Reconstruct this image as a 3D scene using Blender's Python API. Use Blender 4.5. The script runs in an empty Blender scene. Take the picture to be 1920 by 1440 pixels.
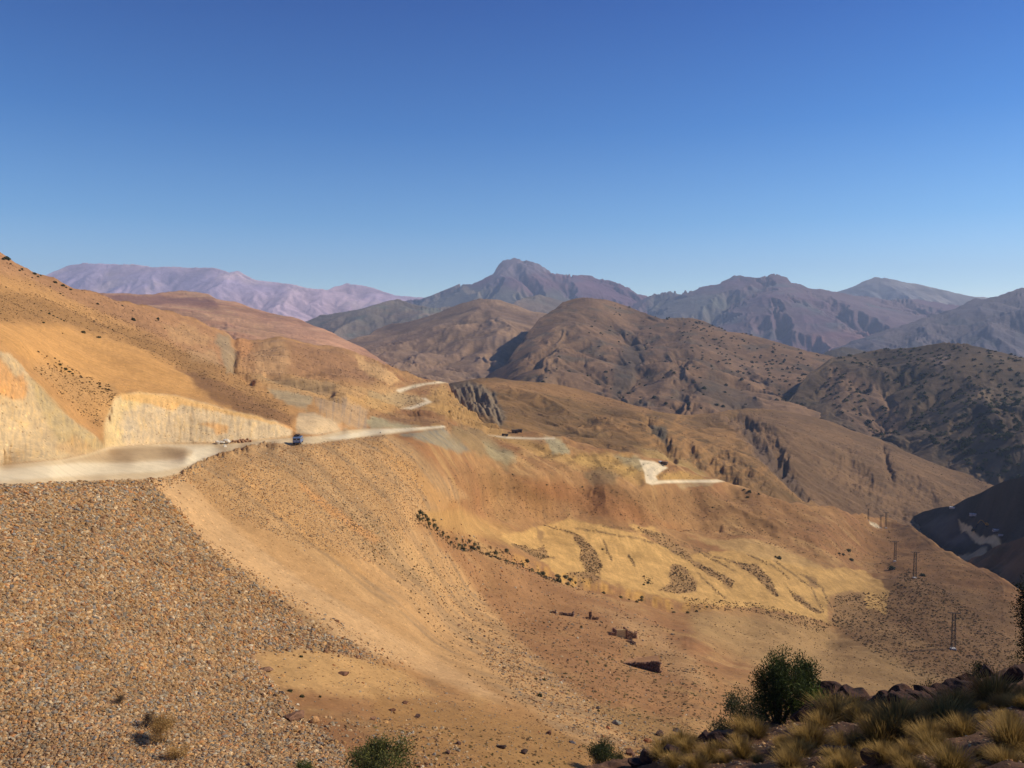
import bpy, math, random
import numpy as np
from mathutils import Vector
R = math.radians
rng = np.random.default_rng(7)
random.seed(7)
C = bpy.context.scene.collection

# ------------------------------------------------------------------ camera
F = 1500.0; PITCH = math.atan(80/1500.0)
cam = bpy.data.cameras.new('camera'); camo = bpy.data.objects.new('camera', cam); C.objects.link(camo)
cam.sensor_width = 36; cam.lens = 36*F/1920; cam.clip_start = .1; cam.clip_end = 90000
camo.location = (0, 0, 0); camo.rotation_euler = (math.pi/2-PITCH, 0, 0)
bpy.context.scene.camera = camo

# ------------------------------------------------------------------ light
SUN_AZ, SUN_EL = R(80), R(35)          # clockwise from the view direction (+Y)
SUN = Vector((math.cos(SUN_EL)*math.sin(SUN_AZ), math.cos(SUN_EL)*math.cos(SUN_AZ), math.sin(SUN_EL)))
w = bpy.data.worlds.new('World'); bpy.context.scene.world = w; w.use_nodes = True
nt = w.node_tree; bg = nt.nodes['Background']
sky = nt.nodes.new('ShaderNodeTexSky'); sky.sky_type = 'NISHITA'; sky.sun_disc = False
sky.sun_elevation = SUN_EL; sky.sun_rotation = SUN_AZ
sky.altitude = 1500; sky.air_density = 1.0; sky.dust_density = 0.6; sky.ozone_density = 3.5
tc = nt.nodes.new('ShaderNodeTexCoord'); sx = nt.nodes.new('ShaderNodeSeparateXYZ'); nt.links.new(tc.outputs['Generated'], sx.inputs[0])
rp = nt.nodes.new('ShaderNodeValToRGB'); rp.color_ramp.elements[0].position = 0.0; rp.color_ramp.elements[0].color = (2.1, 1.75, 1.6, 1)
rp.color_ramp.elements[1].position = .42; rp.color_ramp.elements[1].color = (.0, .33, .86, 1)
for ps_, cc_ in ((.06, (1.3, 1.36, 1.34, 1)), (.14, (.62, 1.0, 1.2, 1)), (.25, (.20, .66, 1.08, 1))):
    e_ = rp.color_ramp.elements.new(ps_); e_.color = cc_
nt.links.new(sx.outputs['Z'], rp.inputs[0])
mu = nt.nodes.new('ShaderNodeMix'); mu.data_type = 'RGBA'; mu.blend_type = 'MULTIPLY'; mu.inputs[0].default_value = 1
nt.links.new(sky.outputs[0], mu.inputs[6]); nt.links.new(rp.outputs[0], mu.inputs[7]); nt.links.new(mu.outputs[2], bg.inputs[0]); bg.inputs[1].default_value = 0.118
sl = bpy.data.lights.new('sun', 'SUN'); sl.energy = 4.6; sl.angle = R(.5); sl.color = (1, .94, .84)
so = bpy.data.objects.new('sun', sl); C.objects.link(so); so.rotation_euler = (-SUN).to_track_quat('-Z', 'Y').to_euler()
sc = bpy.context.scene
sc.view_settings.view_transform = 'Standard'; sc.view_settings.look = 'None'
sc.view_settings.exposure = 0; sc.view_settings.gamma = 1
sc.render.engine = 'CYCLES'
sc.cycles.max_bounces = 4; sc.cycles.diffuse_bounces = 2; sc.cycles.volume_bounces = 0
sc.cycles.use_denoising = True

# ------------------------------------------------------------------ helpers
def lin(c, k=1.0):
    c = np.asarray(c, float)/255
    return np.where(c <= .04045, c/12.92, ((c+.055)/1.055)**2.4)*k

def P(px, py, Y):                       # a point seen at px,py and Y metres ahead
    px, py, Y = np.broadcast_arrays(np.asarray(px, float), np.asarray(py, float), np.asarray(Y, float))
    a = (px-960)/F; b = -(py-720)/F; cp, sp = math.cos(PITCH), math.sin(PITCH)
    dy = cp+b*sp; dz = -sp+b*cp
    s = Y/dy
    return np.stack([a*s, Y, dz*s], -1)

def h2(ix, iy, seed):
    h = (ix.astype(np.int64)*374761393 + iy.astype(np.int64)*668265263 + seed*1442695041) & 0xffffffff
    h = ((h ^ (h >> 13))*1274126177) & 0xffffffff
    h = ((h ^ (h >> 15))*2246822519) & 0xffffffff
    return (h ^ (h >> 16)).astype(np.float64)/4294967296.0

def noise(x, y, seed=0):                # gradient noise, about -1..1
    ix = np.floor(x); iy = np.floor(y); fx = x-ix; fy = y-iy
    u = fx*fx*fx*(fx*(fx*6-15)+10); v = fy*fy*fy*(fy*(fy*6-15)+10)
    def g(dx, dy):
        a = h2(ix+dx, iy+dy, seed)*6.2831853
        return np.cos(a)*(fx-dx)+np.sin(a)*(fy-dy)
    a = g(0, 0); b = g(1, 0); c = g(0, 1); d = g(1, 1)
    return 1.5*((a+(b-a)*u)+((c+(d-c)*u)-(a+(b-a)*u))*v)

def fbm(x, y, o=4, seed=0, gain=.5):
    s = 0; a = 1; t = 0
    for i in range(o):
        s = s+a*noise(x*2**i+7.3*i, y*2**i-3.1*i, seed+i); t += a; a *= gain
    return s/t

def ss(a, b, x):
    t = np.clip((x-a)/(b-a), 0, 1); return t*t*(3-2*t)

def erosion(x, y, gx, gy, octs=4, seed=0, turn=.9):
    """gullies running down the slope given by the height gradient gx,gy"""
    H = np.zeros_like(x); a = 1.0; f = 1.0; tot = 0
    hx = gx.copy(); hy = gy.copy()
    for o in range(octs):
        l = np.sqrt(hx*hx+hy*hy)+1e-6
        sx, sy = hy/l, -hx/l            # across the fall line
        X = x*f; Y = y*f; ix = np.floor(X); iy = np.floor(Y); fx = X-ix; fy = Y-iy
        va = np.zeros_like(x); vx = np.zeros_like(x); vy = np.zeros_like(x); wt = np.zeros_like(x)
        for i in (-1, 0, 1, 2):
            for j in (-1, 0, 1, 2):
                r1 = h2(ix+i, iy+j, seed+o*17); r2 = h2(ix+i, iy+j, seed+o*17+5)
                px = fx-i+(r1-.5)*.8; py = fy-j+(r2-.5)*.8
                wgt = np.exp(-2*(px*px+py*py)); m = (px*sx+py*sy)*6.2831853
                va += np.cos(m)*wgt; sn = -np.sin(m)*wgt; vx += sn*sx; vy += sn*sy; wt += wgt
        va /= wt; H += a*va; tot += a
        k = turn*a*6.28*.35
        hx = hx+k*vx/wt*f*0.35; hy = hy+k*vy/wt*f*0.35
        a *= .5; f *= 2.0
    return H/tot

def rbf(ctrl, c=22.0):
    A = np.array(ctrl, float); X = A[:, :2]; f = np.log(A[:, 2])
    n = len(A); D = np.sqrt(((X[:, None]-X[None])**2).sum(-1)+c*c)
    M = np.zeros((n+3, n+3)); M[:n, :n] = D+np.eye(n)*1e-6
    M[:n, n] = 1; M[:n, n+1:] = X/1000; M[n, :n] = 1; M[n+1:, :n] = X.T/1000
    W = np.linalg.solve(M, np.concatenate([f, np.zeros(3)]))
    def ev(px, py):
        out = W[n]+W[n+1]*px/1000+W[n+2]*py/1000
        for k in range(n):
            out = out+W[k]*np.sqrt((px-X[k, 0])**2+(py-X[k, 1])**2+c*c)
        return np.exp(out)
    return ev

def sdf(poly, x, y):                    # signed distance, negative inside
    p = np.array(poly, float); n = len(p)
    d = np.full(x.shape, 1e18); ins = np.zeros(x.shape, bool)
    for i in range(n):
        ax, ay = p[i]; bx, by = p[(i+1) % n]
        ex, ey = bx-ax, by-ay; wx, wy = x-ax, y-ay
        t = np.clip((wx*ex+wy*ey)/(ex*ex+ey*ey+1e-9), 0, 1)
        d = np.minimum(d, (wx-ex*t)**2+(wy-ey*t)**2)
        if ay != by:
            c = ((ay > y) != (by > y)) & (x < (bx-ax)*(y-ay)/(by-ay)+ax)
            ins ^= c
    d = np.sqrt(d)
    return np.where(ins, -d, d)

def linedist(pts, x, y):
    d = np.full(x.shape, 1e18)
    for (ax, ay), (bx, by) in zip(pts[:-1], pts[1:]):
        ex, ey = bx-ax, by-ay; wx, wy = x-ax, y-ay
        t = np.clip((wx*ex+wy*ey)/(ex*ex+ey*ey+1e-9), 0, 1)
        d = np.minimum(d, (wx-ex*t)**2+(wy-ey*t)**2)
    return np.sqrt(d)

def boxblur(a, r):
    for ax in (0, 1):
        pw_ = [(0, 0), (0, 0)]; pw_[ax] = (r+1, r)
        c_ = np.cumsum(np.pad(a, pw_, mode='reflect', reflect_type='odd'), axis=ax)
        n_ = a.shape[ax]
        a = (np.take(c_, np.arange(2*r+1, 2*r+1+n_), ax)-np.take(c_, np.arange(0, n_), ax))/(2*r+1)
    return a

def mesh(name, V, faces, col=None, smooth=False):
    """faces: list of int arrays (m,k)"""
    me = bpy.data.meshes.new(name)
    V = np.ascontiguousarray(V, np.float32)
    me.vertices.add(len(V)); me.vertices.foreach_set('co', V.ravel())
    loops = np.concatenate([f.ravel() for f in faces]).astype(np.int32)
    tot = np.concatenate([np.full(len(f), f.shape[1], np.int32) for f in faces])
    st = np.concatenate([[0], np.cumsum(tot)[:-1]]).astype(np.int32)
    me.loops.add(len(loops)); me.loops.foreach_set('vertex_index', loops)
    me.polygons.add(len(tot)); me.polygons.foreach_set('loop_start', st); me.polygons.foreach_set('loop_total', tot)
    me.polygons.foreach_set('use_smooth', np.full(len(tot), smooth, bool))
    if col is not None:
        ca = me.color_attributes.new('Col', 'FLOAT_COLOR', 'POINT')
        c4 = np.ones((len(V), 4), np.float32); c4[:, :3] = col
        ca.data.foreach_set('color', c4.ravel())
    me.update(calc_edges=True)
    return me

def obj(name, me, mat, parent=None, loc=None, **props):
    o = bpy.data.objects.new(name, me); C.objects.link(o)
    if mat is not None and me is not None and not me.materials: me.materials.append(mat)
    if parent is not None: o.parent = parent
    if loc is not None: o.location = loc
    for k, v in props.items(): o[k] = v
    return o

def thing(name, label, cat, loc=(0, 0, 0), rz=0, group=None):
    o = bpy.data.objects.new(name, None); C.objects.link(o)
    o.location = loc; o.rotation_euler = (0, 0, rz); o['label'] = label; o['category'] = cat
    if group: o['group'] = group
    return o

def copy_tree(o, parent=None):
    c = o.copy(); C.objects.link(c); c.parent = parent
    for ch in list(o.children): copy_tree(ch, c)
    return c

# ------------------------------------------------------------------ materials
def terrain_mat(name, scales, amp=.35, bump=.3, bscale=None, bdist=.3, speck=None, rough=.95):
    """vertex colour varied by real-world-sized noise, with relief from the same noise"""
    m = bpy.data.materials.new(name); m.use_nodes = True; t = m.node_tree; N = t.nodes; L = t.links
    b = N['Principled BSDF']; b.inputs['Roughness'].default_value = rough
    b.inputs['Specular IOR Level'].default_value = .12
    at = N.new('ShaderNodeAttribute'); at.attribute_name = 'Col'
    geo = N.new('ShaderNodeNewGeometry'); cur = at.outputs['Color']
    for i, s in enumerate(scales):
        n = N.new('ShaderNodeTexNoise'); n.inputs['Scale'].default_value = 1.0/s
        n.inputs['Detail'].default_value = 5; n.inputs['Roughness'].default_value = .62
        L.new(geo.outputs['Position'], n.inputs['Vector'])
        mr = N.new('ShaderNodeMapRange'); mr.inputs[1].default_value = .25; mr.inputs[2].default_value = .75
        mr.inputs[3].default_value = 1-amp; mr.inputs[4].default_value = 1+amp
        L.new(n.outputs['Fac'], mr.inputs[0])
        mx = N.new('ShaderNodeVectorMath'); mx.operation = 'SCALE'
        L.new(cur, mx.inputs[0]); L.new(mr.outputs[0], mx.inputs['Scale']); cur = mx.outputs[0]
    if speck:
        for (sz, thr, colr) in speck:
            v = N.new('ShaderNodeTexVoronoi'); v.inputs['Scale'].default_value = 1.0/sz
            L.new(geo.outputs['Position'], v.inputs['Vector'])
            sep = N.new('ShaderNodeSeparateColor'); L.new(v.outputs['Color'], sep.inputs[0])
            g = N.new('ShaderNodeMath'); g.operation = 'LESS_THAN'; g.inputs[1].default_value = thr
            L.new(sep.outputs[0], g.inputs[0])
            g2 = N.new('ShaderNodeMath'); g2.operation = 'LESS_THAN'; g2.inputs[1].default_value = .33
            L.new(v.outputs['Distance'], g2.inputs[0])
            g3 = N.new('ShaderNodeMath'); g3.operation = 'MULTIPLY'; L.new(g.outputs[0], g3.inputs[0]); L.new(g2.outputs[0], g3.inputs[1])
            mx = N.new('ShaderNodeMix'); mx.data_type = 'RGBA'; mx.blend_type = 'MULTIPLY'
            mx.inputs[7].default_value = (*colr, 1)
            L.new(g3.outputs[0], mx.inputs[0]); L.new(cur, mx.inputs[6]); cur = mx.outputs[2]
    L.new(cur, b.inputs['Base Color'])
    n = N.new('ShaderNodeTexNoise'); n.inputs['Scale'].default_value = 1.0/(bscale or scales[-1])
    n.inputs['Detail'].default_value = 8; n.inputs['Roughness'].default_value = .68
    L.new(geo.outputs['Position'], n.inputs['Vector'])
    bp = N.new('ShaderNodeBump'); bp.inputs['Strength'].default_value = bump; bp.inputs['Distance'].default_value = bdist
    L.new(n.outputs['Fac'], bp.inputs['Height']); L.new(bp.outputs[0], b.inputs['Normal'])
    return m

def plain(name, c, rough=.8, metal=0, var=.15, scale=3.0, spec=.3, attr=False, trans=0):
    m = bpy.data.materials.new(name); m.use_nodes = True; t = m.node_tree; N = t.nodes; L = t.links
    b = N['Principled BSDF']; b.inputs['Roughness'].default_value = rough; b.inputs['Metallic'].default_value = metal
    b.inputs['Specular IOR Level'].default_value = spec
    n = N.new('ShaderNodeTexNoise'); n.inputs['Scale'].default_value = scale; n.inputs['Detail'].default_value = 4
    geo = N.new('ShaderNodeNewGeometry'); L.new(geo.outputs['Position'], n.inputs['Vector'])
    mr = N.new('ShaderNodeMapRange'); mr.inputs[1].default_value = .3; mr.inputs[2].default_value = .7
    mr.inputs[3].default_value = 1-var; mr.inputs[4].default_value = 1+var; L.new(n.outputs['Fac'], mr.inputs[0])
    mx = N.new('ShaderNodeVectorMath'); mx.operation = 'SCALE'
    if attr:
        at = N.new('ShaderNodeAttribute'); at.attribute_name = 'Col'; L.new(at.outputs['Color'], mx.inputs[0])
    else: mx.inputs[0].default_value = c
    L.new(mr.outputs[0], mx.inputs['Scale']); L.new(mx.outputs[0], b.inputs['Base Color'])
    if trans:
        tr = N.new('ShaderNodeBsdfTranslucent'); L.new(mx.outputs[0], tr.inputs['Color'])
        ad = N.new('ShaderNodeMixShader'); ad.inputs[0].default_value = trans
        L.new(b.outputs[0], ad.inputs[1]); L.new(tr.outputs[0], ad.inputs[2]); L.new(ad.outputs[0], N['Material Output'].inputs['Surface'])
    return m

M_stone = plain('stone', (1, 1, 1), .95, var=.25, scale=4, spec=.1, attr=True)
M_leaf = plain('leaf', (1, 1, 1), .7, var=.3, scale=1.5, spec=.15, attr=True, trans=.25)
M_grass = plain('dry_grass', (1, 1, 1), .8, var=.2, scale=3, spec=.1, attr=True, trans=.3)
M_bark = plain('bark', lin((92, 74, 58)), .9, var=.3, scale=12)

# ------------------------------------------------------------------ terrain sheets
LAYERS = {}
def sheet(name, crest, bottom, ctrl, step, rows, mat, paint, fold=0.0, fold_l=300, ero=0.0, ero_l=150, octs=4,
          back=None, seed=1, jag=0.0, c=22.0, label=None, shape=None, split=None, ramp=.25, sharp=0, warp=.6, key=None, blur=None, emask=None):
    """a hillside from its skyline down to its foot, with its far side beyond the skyline"""
    x0, x1 = crest[0][0], crest[-1][0]
    px = np.arange(x0, x1+.1, step); nx = len(px)
    cy = np.interp(px, [q[0] for q in crest], [q[1] for q in crest])
    by = np.interp(px, [q[0] for q in bottom], [q[1] for q in bottom])
    if jag: cy = cy+jag*fbm(px/26., px*0+seed, 5, seed, .6)
    t = np.linspace(0, 1, rows)
    PX = np.repeat(px[None], rows, 0); PY = cy[None]+(by-cy)[None]*t[:, None]
    ev = rbf(ctrl, c)
    gs = 4.0; gx0, gy0 = x0-16, PY.min()-24
    GX, GY = np.meshgrid(np.arange(gx0, x1+20, gs), np.arange(gy0, PY.max()+28, gs))
    raw = np.log(ev(GX, GY)); lg = raw
    for _ in range(3): lg = boxblur(lg, blur[0] if blur else 3)
    if blur: k_ = blur[1](GX, GY); lg = raw*k_+lg*(1-k_)
    if blur and len(blur) > 2: lg = blur[2](GX, GY, lg)
    U_ = (PX-gx0)/gs; W_ = (PY-gy0)/gs; i_ = U_.astype(int); j_ = W_.astype(int); fu = U_-i_; fw = W_-j_
    Y = np.exp((lg[j_, i_]*(1-fu)+lg[j_, i_+1]*fu)*(1-fw)+(lg[j_+1, i_]*(1-fu)+lg[j_+1, i_+1]*fu)*fw)
    V = P(PX, PY, Y)
    nb = 0
    if back:
        dist, drop, nb = back
        k = np.linspace(1, 0, nb, endpoint=False)[:, None]      # from far to the skyline
        dirx = V[0, :, 0]/np.hypot(V[0, :, 0], V[0, :, 1]); diry = V[0, :, 1]/np.hypot(V[0, :, 0], V[0, :, 1])
        B = np.zeros((nb, nx, 3)); B[..., 0] = V[0, :, 0]+dirx*dist*k; B[..., 1] = V[0, :, 1]+diry*dist*k
        B[..., 2] = V[0, :, 2]-drop*k**1.3
        V = np.concatenate([B, V]); PX = np.concatenate([np.repeat(px[None], nb, 0), PX])
        PY = np.concatenate([np.repeat(cy[None], nb, 0), PY]); t = np.concatenate([-k[:, 0], t])
    T = np.repeat(t[:, None], nx, 1)
    x, y = V[..., 0], V[..., 1]
    amp = ramp+(1-ramp)*ss(0, .3, np.abs(T))
    if fold:
        V[..., 2] += amp*fold*fbm(x/fold_l, y/fold_l, 3, seed+50)
    E = np.zeros_like(x)
    if ero:
        def grads(V):
            U = np.gradient(V, axis=1); W = np.gradient(V, axis=0); n = np.cross(U, W)
            n *= np.sign(n[..., 2:3]+1e-12)
            nz = np.maximum(n[..., 2], 1e-3*np.abs(n).sum(-1)+1e-9)
            return -n[..., 0]/nz, -n[..., 1]/nz
        gx, gy = grads(V); l = np.hypot(gx, gy); k = np.minimum(1, 2/(l+1e-6)); gx = gx*k; gy = gy*k
        # average the slope direction so that gullies run on for a while
        def smooth(a, r):
            for _ in range(2):
                a = (np.roll(a, r, 0)+a+np.roll(a, -r, 0))/3; a = (np.roll(a, r, 1)+a+np.roll(a, -r, 1))/3
            return a
        gx = smooth(gx, 4); gy = smooth(gy, 4)
        wx = x+warp*ero_l*.4*fbm(x/ero_l/1.7, y/ero_l/1.7, 2, seed+90); wy = y+warp*ero_l*.4*fbm(x/ero_l/1.7+9, y/ero_l/1.7, 2, seed+91)
        E = erosion(wx/ero_l, wy/ero_l, gx, gy, octs, seed)
        Ez = E if not sharp else E*(1-sharp)+sharp*(1-2*np.sqrt(np.abs(E)+.01))
        V[..., 2] += amp*ero*Ez*(1 if emask is None else emask(PX, PY, V))
    if shape is not None: shape(V, PX, PY, T)
    col = paint(PX, PY, V, E, T)
    rr, cc = V.shape[:2]
    idx = np.arange(rr*cc).reshape(rr, cc)
    q = np.stack([idx[:-1, :-1], idx[1:, :-1], idx[1:, 1:], idx[:-1, 1:]], -1).reshape(-1, 4)
    VV = V.reshape(-1, 3); CC = np.clip(col.reshape(-1, 3), 0.004, .9)
    groups = [(name, q, mat)]
    if split is not None:
        sn, fn, smat = split
        fx = (PX[:-1, :-1]+1).ravel() if False else ((PX[:-1, :-1]+PX[1:, 1:])/2).ravel()
        fy = ((PY[:-1, :-1]+PY[1:, 1:])/2).ravel()
        msk = fn(fx, fy) & ((T[:-1, :-1] >= 0).ravel())
        groups = [(name, q[~msk], mat), (sn, q[msk], smat)]
    for nm, qq, mm in groups:
        used = np.unique(qq); remap = np.full(len(VV), -1); remap[used] = np.arange(len(used))
        me = mesh(nm, VV[used], [remap[qq]], CC[used], True)
        o = obj(nm, me, mm); o['kind'] = 'structure'
        if label and nm == name: o['label'] = label
    LAYERS[key or name] = dict(VA=V, V=V[nb:], x0=x0, step=step, nx=nx, cy=cy, by=by, rows=rows)
    return LAYERS[key or name]

def on(layer, px, py):                  # the ground at px,py of that sheet
    L = LAYERS[layer]; px = np.asarray(px, float); py = np.asarray(py, float)
    u = np.clip((px-L['x0'])/L['step'], 0, L['nx']-1.001); i = u.astype(int); fu = (u-i)[..., None]
    cy = L['cy'][i]*(1-fu[..., 0])+L['cy'][i+1]*fu[..., 0]; by = L['by'][i]*(1-fu[..., 0])+L['by'][i+1]*fu[..., 0]
    v = np.clip((py-cy)/(by-cy)*(L['rows']-1), 0, L['rows']-1.001); j = v.astype(int); fv = (v-j)[..., None]
    V = L['V']
    return (V[j, i]*(1-fu)+V[j, i+1]*fu)*(1-fv)+(V[j+1, i]*(1-fu)+V[j+1, i+1]*fu)*fv

def mix(a, b, m): return a*(1-m[..., None])+np.asarray(b)*m[..., None]

def patches(col, PX, PY, lst, seed=0, wob=7.0, wl=22.0):
    """areas of differently coloured ground, with uneven edges"""
    for k, (poly, c, soft, st) in enumerate(lst):
        p = np.array(poly, float); mg = soft+wob*2+2
        m = (PX > p[:, 0].min()-mg) & (PX < p[:, 0].max()+mg) & (PY > p[:, 1].min()-mg) & (PY < p[:, 1].max()+mg)
        if not m.any(): continue
        x, y = PX[m], PY[m]
        d = sdf(poly, x, y)+wob*fbm(x/wl, y/wl*1.6, 4, seed+k*3, .6)
        f = (1-ss(-soft, soft, d))*st
        col[m] = mix(col[m], lin(c), f)
    return col

# ============================================================ FAR RANGES
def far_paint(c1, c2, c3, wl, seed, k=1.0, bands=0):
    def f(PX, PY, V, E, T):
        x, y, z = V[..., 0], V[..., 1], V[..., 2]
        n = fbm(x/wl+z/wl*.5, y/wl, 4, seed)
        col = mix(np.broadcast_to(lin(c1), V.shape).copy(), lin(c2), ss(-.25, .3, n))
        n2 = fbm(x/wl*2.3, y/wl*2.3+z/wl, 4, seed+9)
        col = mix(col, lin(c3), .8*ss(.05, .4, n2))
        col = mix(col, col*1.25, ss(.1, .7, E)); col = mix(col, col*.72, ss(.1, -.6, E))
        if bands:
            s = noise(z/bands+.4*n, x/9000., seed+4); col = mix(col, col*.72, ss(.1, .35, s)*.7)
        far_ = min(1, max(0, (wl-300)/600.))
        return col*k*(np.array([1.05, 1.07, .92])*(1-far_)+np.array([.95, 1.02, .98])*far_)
    return f
M_far = terrain_mat('far_rock', [420, 90], .16, .5, 130, 26)

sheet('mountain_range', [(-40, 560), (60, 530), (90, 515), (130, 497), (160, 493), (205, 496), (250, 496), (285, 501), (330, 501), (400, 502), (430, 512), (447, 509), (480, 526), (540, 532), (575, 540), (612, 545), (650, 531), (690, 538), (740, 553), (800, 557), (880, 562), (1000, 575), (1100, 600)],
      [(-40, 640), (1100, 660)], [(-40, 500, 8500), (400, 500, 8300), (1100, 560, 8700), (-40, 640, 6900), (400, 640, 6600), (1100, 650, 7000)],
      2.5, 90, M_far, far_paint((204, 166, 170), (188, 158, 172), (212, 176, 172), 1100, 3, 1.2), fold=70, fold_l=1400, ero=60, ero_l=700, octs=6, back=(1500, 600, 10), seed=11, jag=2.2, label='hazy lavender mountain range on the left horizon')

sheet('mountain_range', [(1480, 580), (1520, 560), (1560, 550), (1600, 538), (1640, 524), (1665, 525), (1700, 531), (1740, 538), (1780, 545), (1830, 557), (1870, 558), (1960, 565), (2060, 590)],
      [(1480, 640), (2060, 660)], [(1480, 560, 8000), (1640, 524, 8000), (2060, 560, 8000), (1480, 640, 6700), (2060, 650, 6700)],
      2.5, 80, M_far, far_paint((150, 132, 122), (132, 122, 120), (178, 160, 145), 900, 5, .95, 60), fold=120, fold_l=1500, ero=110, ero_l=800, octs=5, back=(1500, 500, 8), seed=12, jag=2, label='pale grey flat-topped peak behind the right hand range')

def peak_paint(PX, PY, V, E, T):
    col = far_paint((122, 86, 98), (134, 98, 102), (116, 96, 106), 700, 6, .9)(PX, PY, V, E, T)
    return patches(col, PX, PY, [
        ([(915, 540), (925, 515), (940, 495), (962, 487), (1040, 505), (1062, 518), (1030, 516), (985, 520), (950, 522)], (128, 112, 112), 4, .9),
        ([(700, 600), (800, 560), (860, 537), (930, 545), (1050, 548), (1100, 580), (1040, 640), (700, 680)], (118, 112, 92), 10, .85),
        ([(862, 536), (872, 540), (900, 551), (880, 556)], (190, 160, 120), 2, .9)], 3)
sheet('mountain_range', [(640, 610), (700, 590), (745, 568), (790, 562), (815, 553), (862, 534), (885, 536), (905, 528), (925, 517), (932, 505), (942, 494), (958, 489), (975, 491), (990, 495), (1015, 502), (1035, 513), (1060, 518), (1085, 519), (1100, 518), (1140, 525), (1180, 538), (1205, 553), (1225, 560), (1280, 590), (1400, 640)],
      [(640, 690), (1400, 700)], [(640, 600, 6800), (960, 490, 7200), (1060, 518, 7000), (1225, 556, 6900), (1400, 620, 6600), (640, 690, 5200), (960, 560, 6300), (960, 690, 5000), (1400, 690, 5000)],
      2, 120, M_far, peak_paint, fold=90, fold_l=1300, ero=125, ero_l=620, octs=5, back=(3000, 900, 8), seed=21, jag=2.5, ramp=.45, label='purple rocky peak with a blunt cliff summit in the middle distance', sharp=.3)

sheet('mountain_range', [(1140, 610), (1190, 575), (1215, 556), (1240, 553), (1268, 549), (1300, 548), (1318, 539), (1350, 533), (1375, 520), (1400, 521), (1425, 522), (1440, 518), (1455, 514), (1475, 522), (1500, 535), (1520, 544), (1545, 546), (1560, 550), (1600, 556), (1660, 562), (1720, 563), (1800, 575), (1960, 610)],
      [(1140, 700), (1960, 740)], [(1140, 600, 6200), (1450, 515, 6300), (1700, 560, 6000), (1960, 600, 5800), (1140, 700, 4300), (1450, 620, 4800), (1450, 700, 4000), (1960, 730, 3800)],
      2, 120, M_far, lambda *a: patches(far_paint((120, 90, 98), (126, 100, 102), (110, 104, 104), 600, 8, .9)(*a), a[0], a[1], [
          ([(1225, 560), (1370, 555), (1360, 590), (1300, 640), (1180, 660)], (118, 118, 98), 10, .6),
          ([(1440, 650), (1640, 615), (1640, 650), (1500, 680)], (140, 96, 88), 8, .6)], 5),
      fold=90, fold_l=1200, ero=130, ero_l=640, octs=5, back=(3000, 900, 8), seed=25, jag=3, ramp=.4, label='reddish purple twin-humped mountain range right of centre', sharp=.3)

sheet('mountain_range', [(1500, 690), (1560, 655), (1620, 632), (1680, 610), (1740, 590), (1800, 572), (1850, 558), (1880, 553), (1920, 545), (1990, 535), (2070, 545)],
      [(1500, 760), (2070, 800)], [(1500, 690, 3600), (1740, 590, 4200), (1920, 545, 4600), (2070, 545, 4600), (1500, 760, 2700), (1740, 720, 2900), (2070, 780, 2700)],
      2, 110, M_far, far_paint((100, 88, 94), (112, 96, 98), (88, 84, 88), 420, 14, .9), fold=80, fold_l=800, ero=85, ero_l=420, octs=5, back=(2000, 700, 8), seed=31, jag=2.5, label='dark blue-grey range rising at the right edge')

sheet('mountain_range', [(480, 640), (560, 606), (600, 592), (640, 588), (665, 584), (700, 574), (722, 566), (745, 562), (775, 572), (820, 577), (880, 574), (930, 566), (960, 570), (990, 556), (1010, 552), (1060, 563), (1100, 580), (1140, 610)],
      [(480, 720), (1140, 740)], [(480, 630, 3900), (700, 575, 4200), (980, 555, 4700), (1140, 600, 4400), (480, 720, 2900), (1140, 740, 2900)],
      2, 90, M_far, far_paint((122, 106, 92), (134, 110, 94), (105, 102, 90), 400, 17, 1.0), fold=60, fold_l=800, ero=45, ero_l=380, octs=5, back=(1500, 500, 8), seed=35, jag=2, label='grey-green foothills below the blunt purple peak')

# ============================================================ MIDDLE HILLS
M_mid = terrain_mat('scrubby_hill', [60, 9], .2, .5, 22, 4.5)
sheet('hill', [(100, 570), (150, 556), (180, 549), (230, 548), (262, 551), (290, 550), (315, 546), (340, 545), (365, 547), (390, 551), (408, 561), (440, 565), (470, 577), (500, 585), (560, 600), (620, 622), (680, 650), (740, 690), (790, 715)],
      [(100, 680), (790, 800)], [(100, 560, 1500), (340, 545, 2100), (500, 585, 1900), (680, 650, 1500), (790, 710, 1300), (100, 680, 900), (440, 650, 1000), (600, 680, 1000), (790, 790, 950)],
      2, 130, M_mid, lambda *a: patches(far_paint((176, 126, 98), (186, 138, 106), (198, 152, 116), 160, 41, 1.0)(*a), a[0], a[1], [
          ([(190, 550), (290, 552), (400, 560), (410, 575), (330, 572), (230, 566)], (128, 88, 76), 5, .7),
          ([(500, 605), (600, 610), (680, 650), (640, 660), (540, 635)], (205, 150, 112), 10, .6)], 7),
      fold=20, fold_l=330, ero=8, ero_l=190, octs=4, back=(700, 200, 8), seed=43, jag=1.5, label='pinkish rounded hill below the lavender range')

sheet('hill', [(560, 680), (600, 655), (650, 640), (690, 628), (705, 618), (735, 606), (770, 601), (800, 592), (840, 577), (870, 566), (897, 560), (930, 561), (960, 571), (1000, 584), (1040, 592), (1100, 620), (1200, 680)],
      [(560, 760), (1200, 800)], [(560, 680, 2000), (700, 620, 2500), (900, 560, 2500), (1050, 600, 2300), (1200, 680, 2100), (560, 760, 1150), (700, 700, 1400), (850, 740, 1250), (1000, 700, 1600), (1200, 800, 1150)],
      2, 140, M_mid, far_paint((136, 106, 86), (148, 116, 92), (124, 100, 86), 200, 45, 1.1), fold=26, fold_l=460, ero=20, ero_l=230, octs=5, back=(900, 250, 8), seed=47, jag=2, label='smooth brown hill in the middle of the valley')

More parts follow.
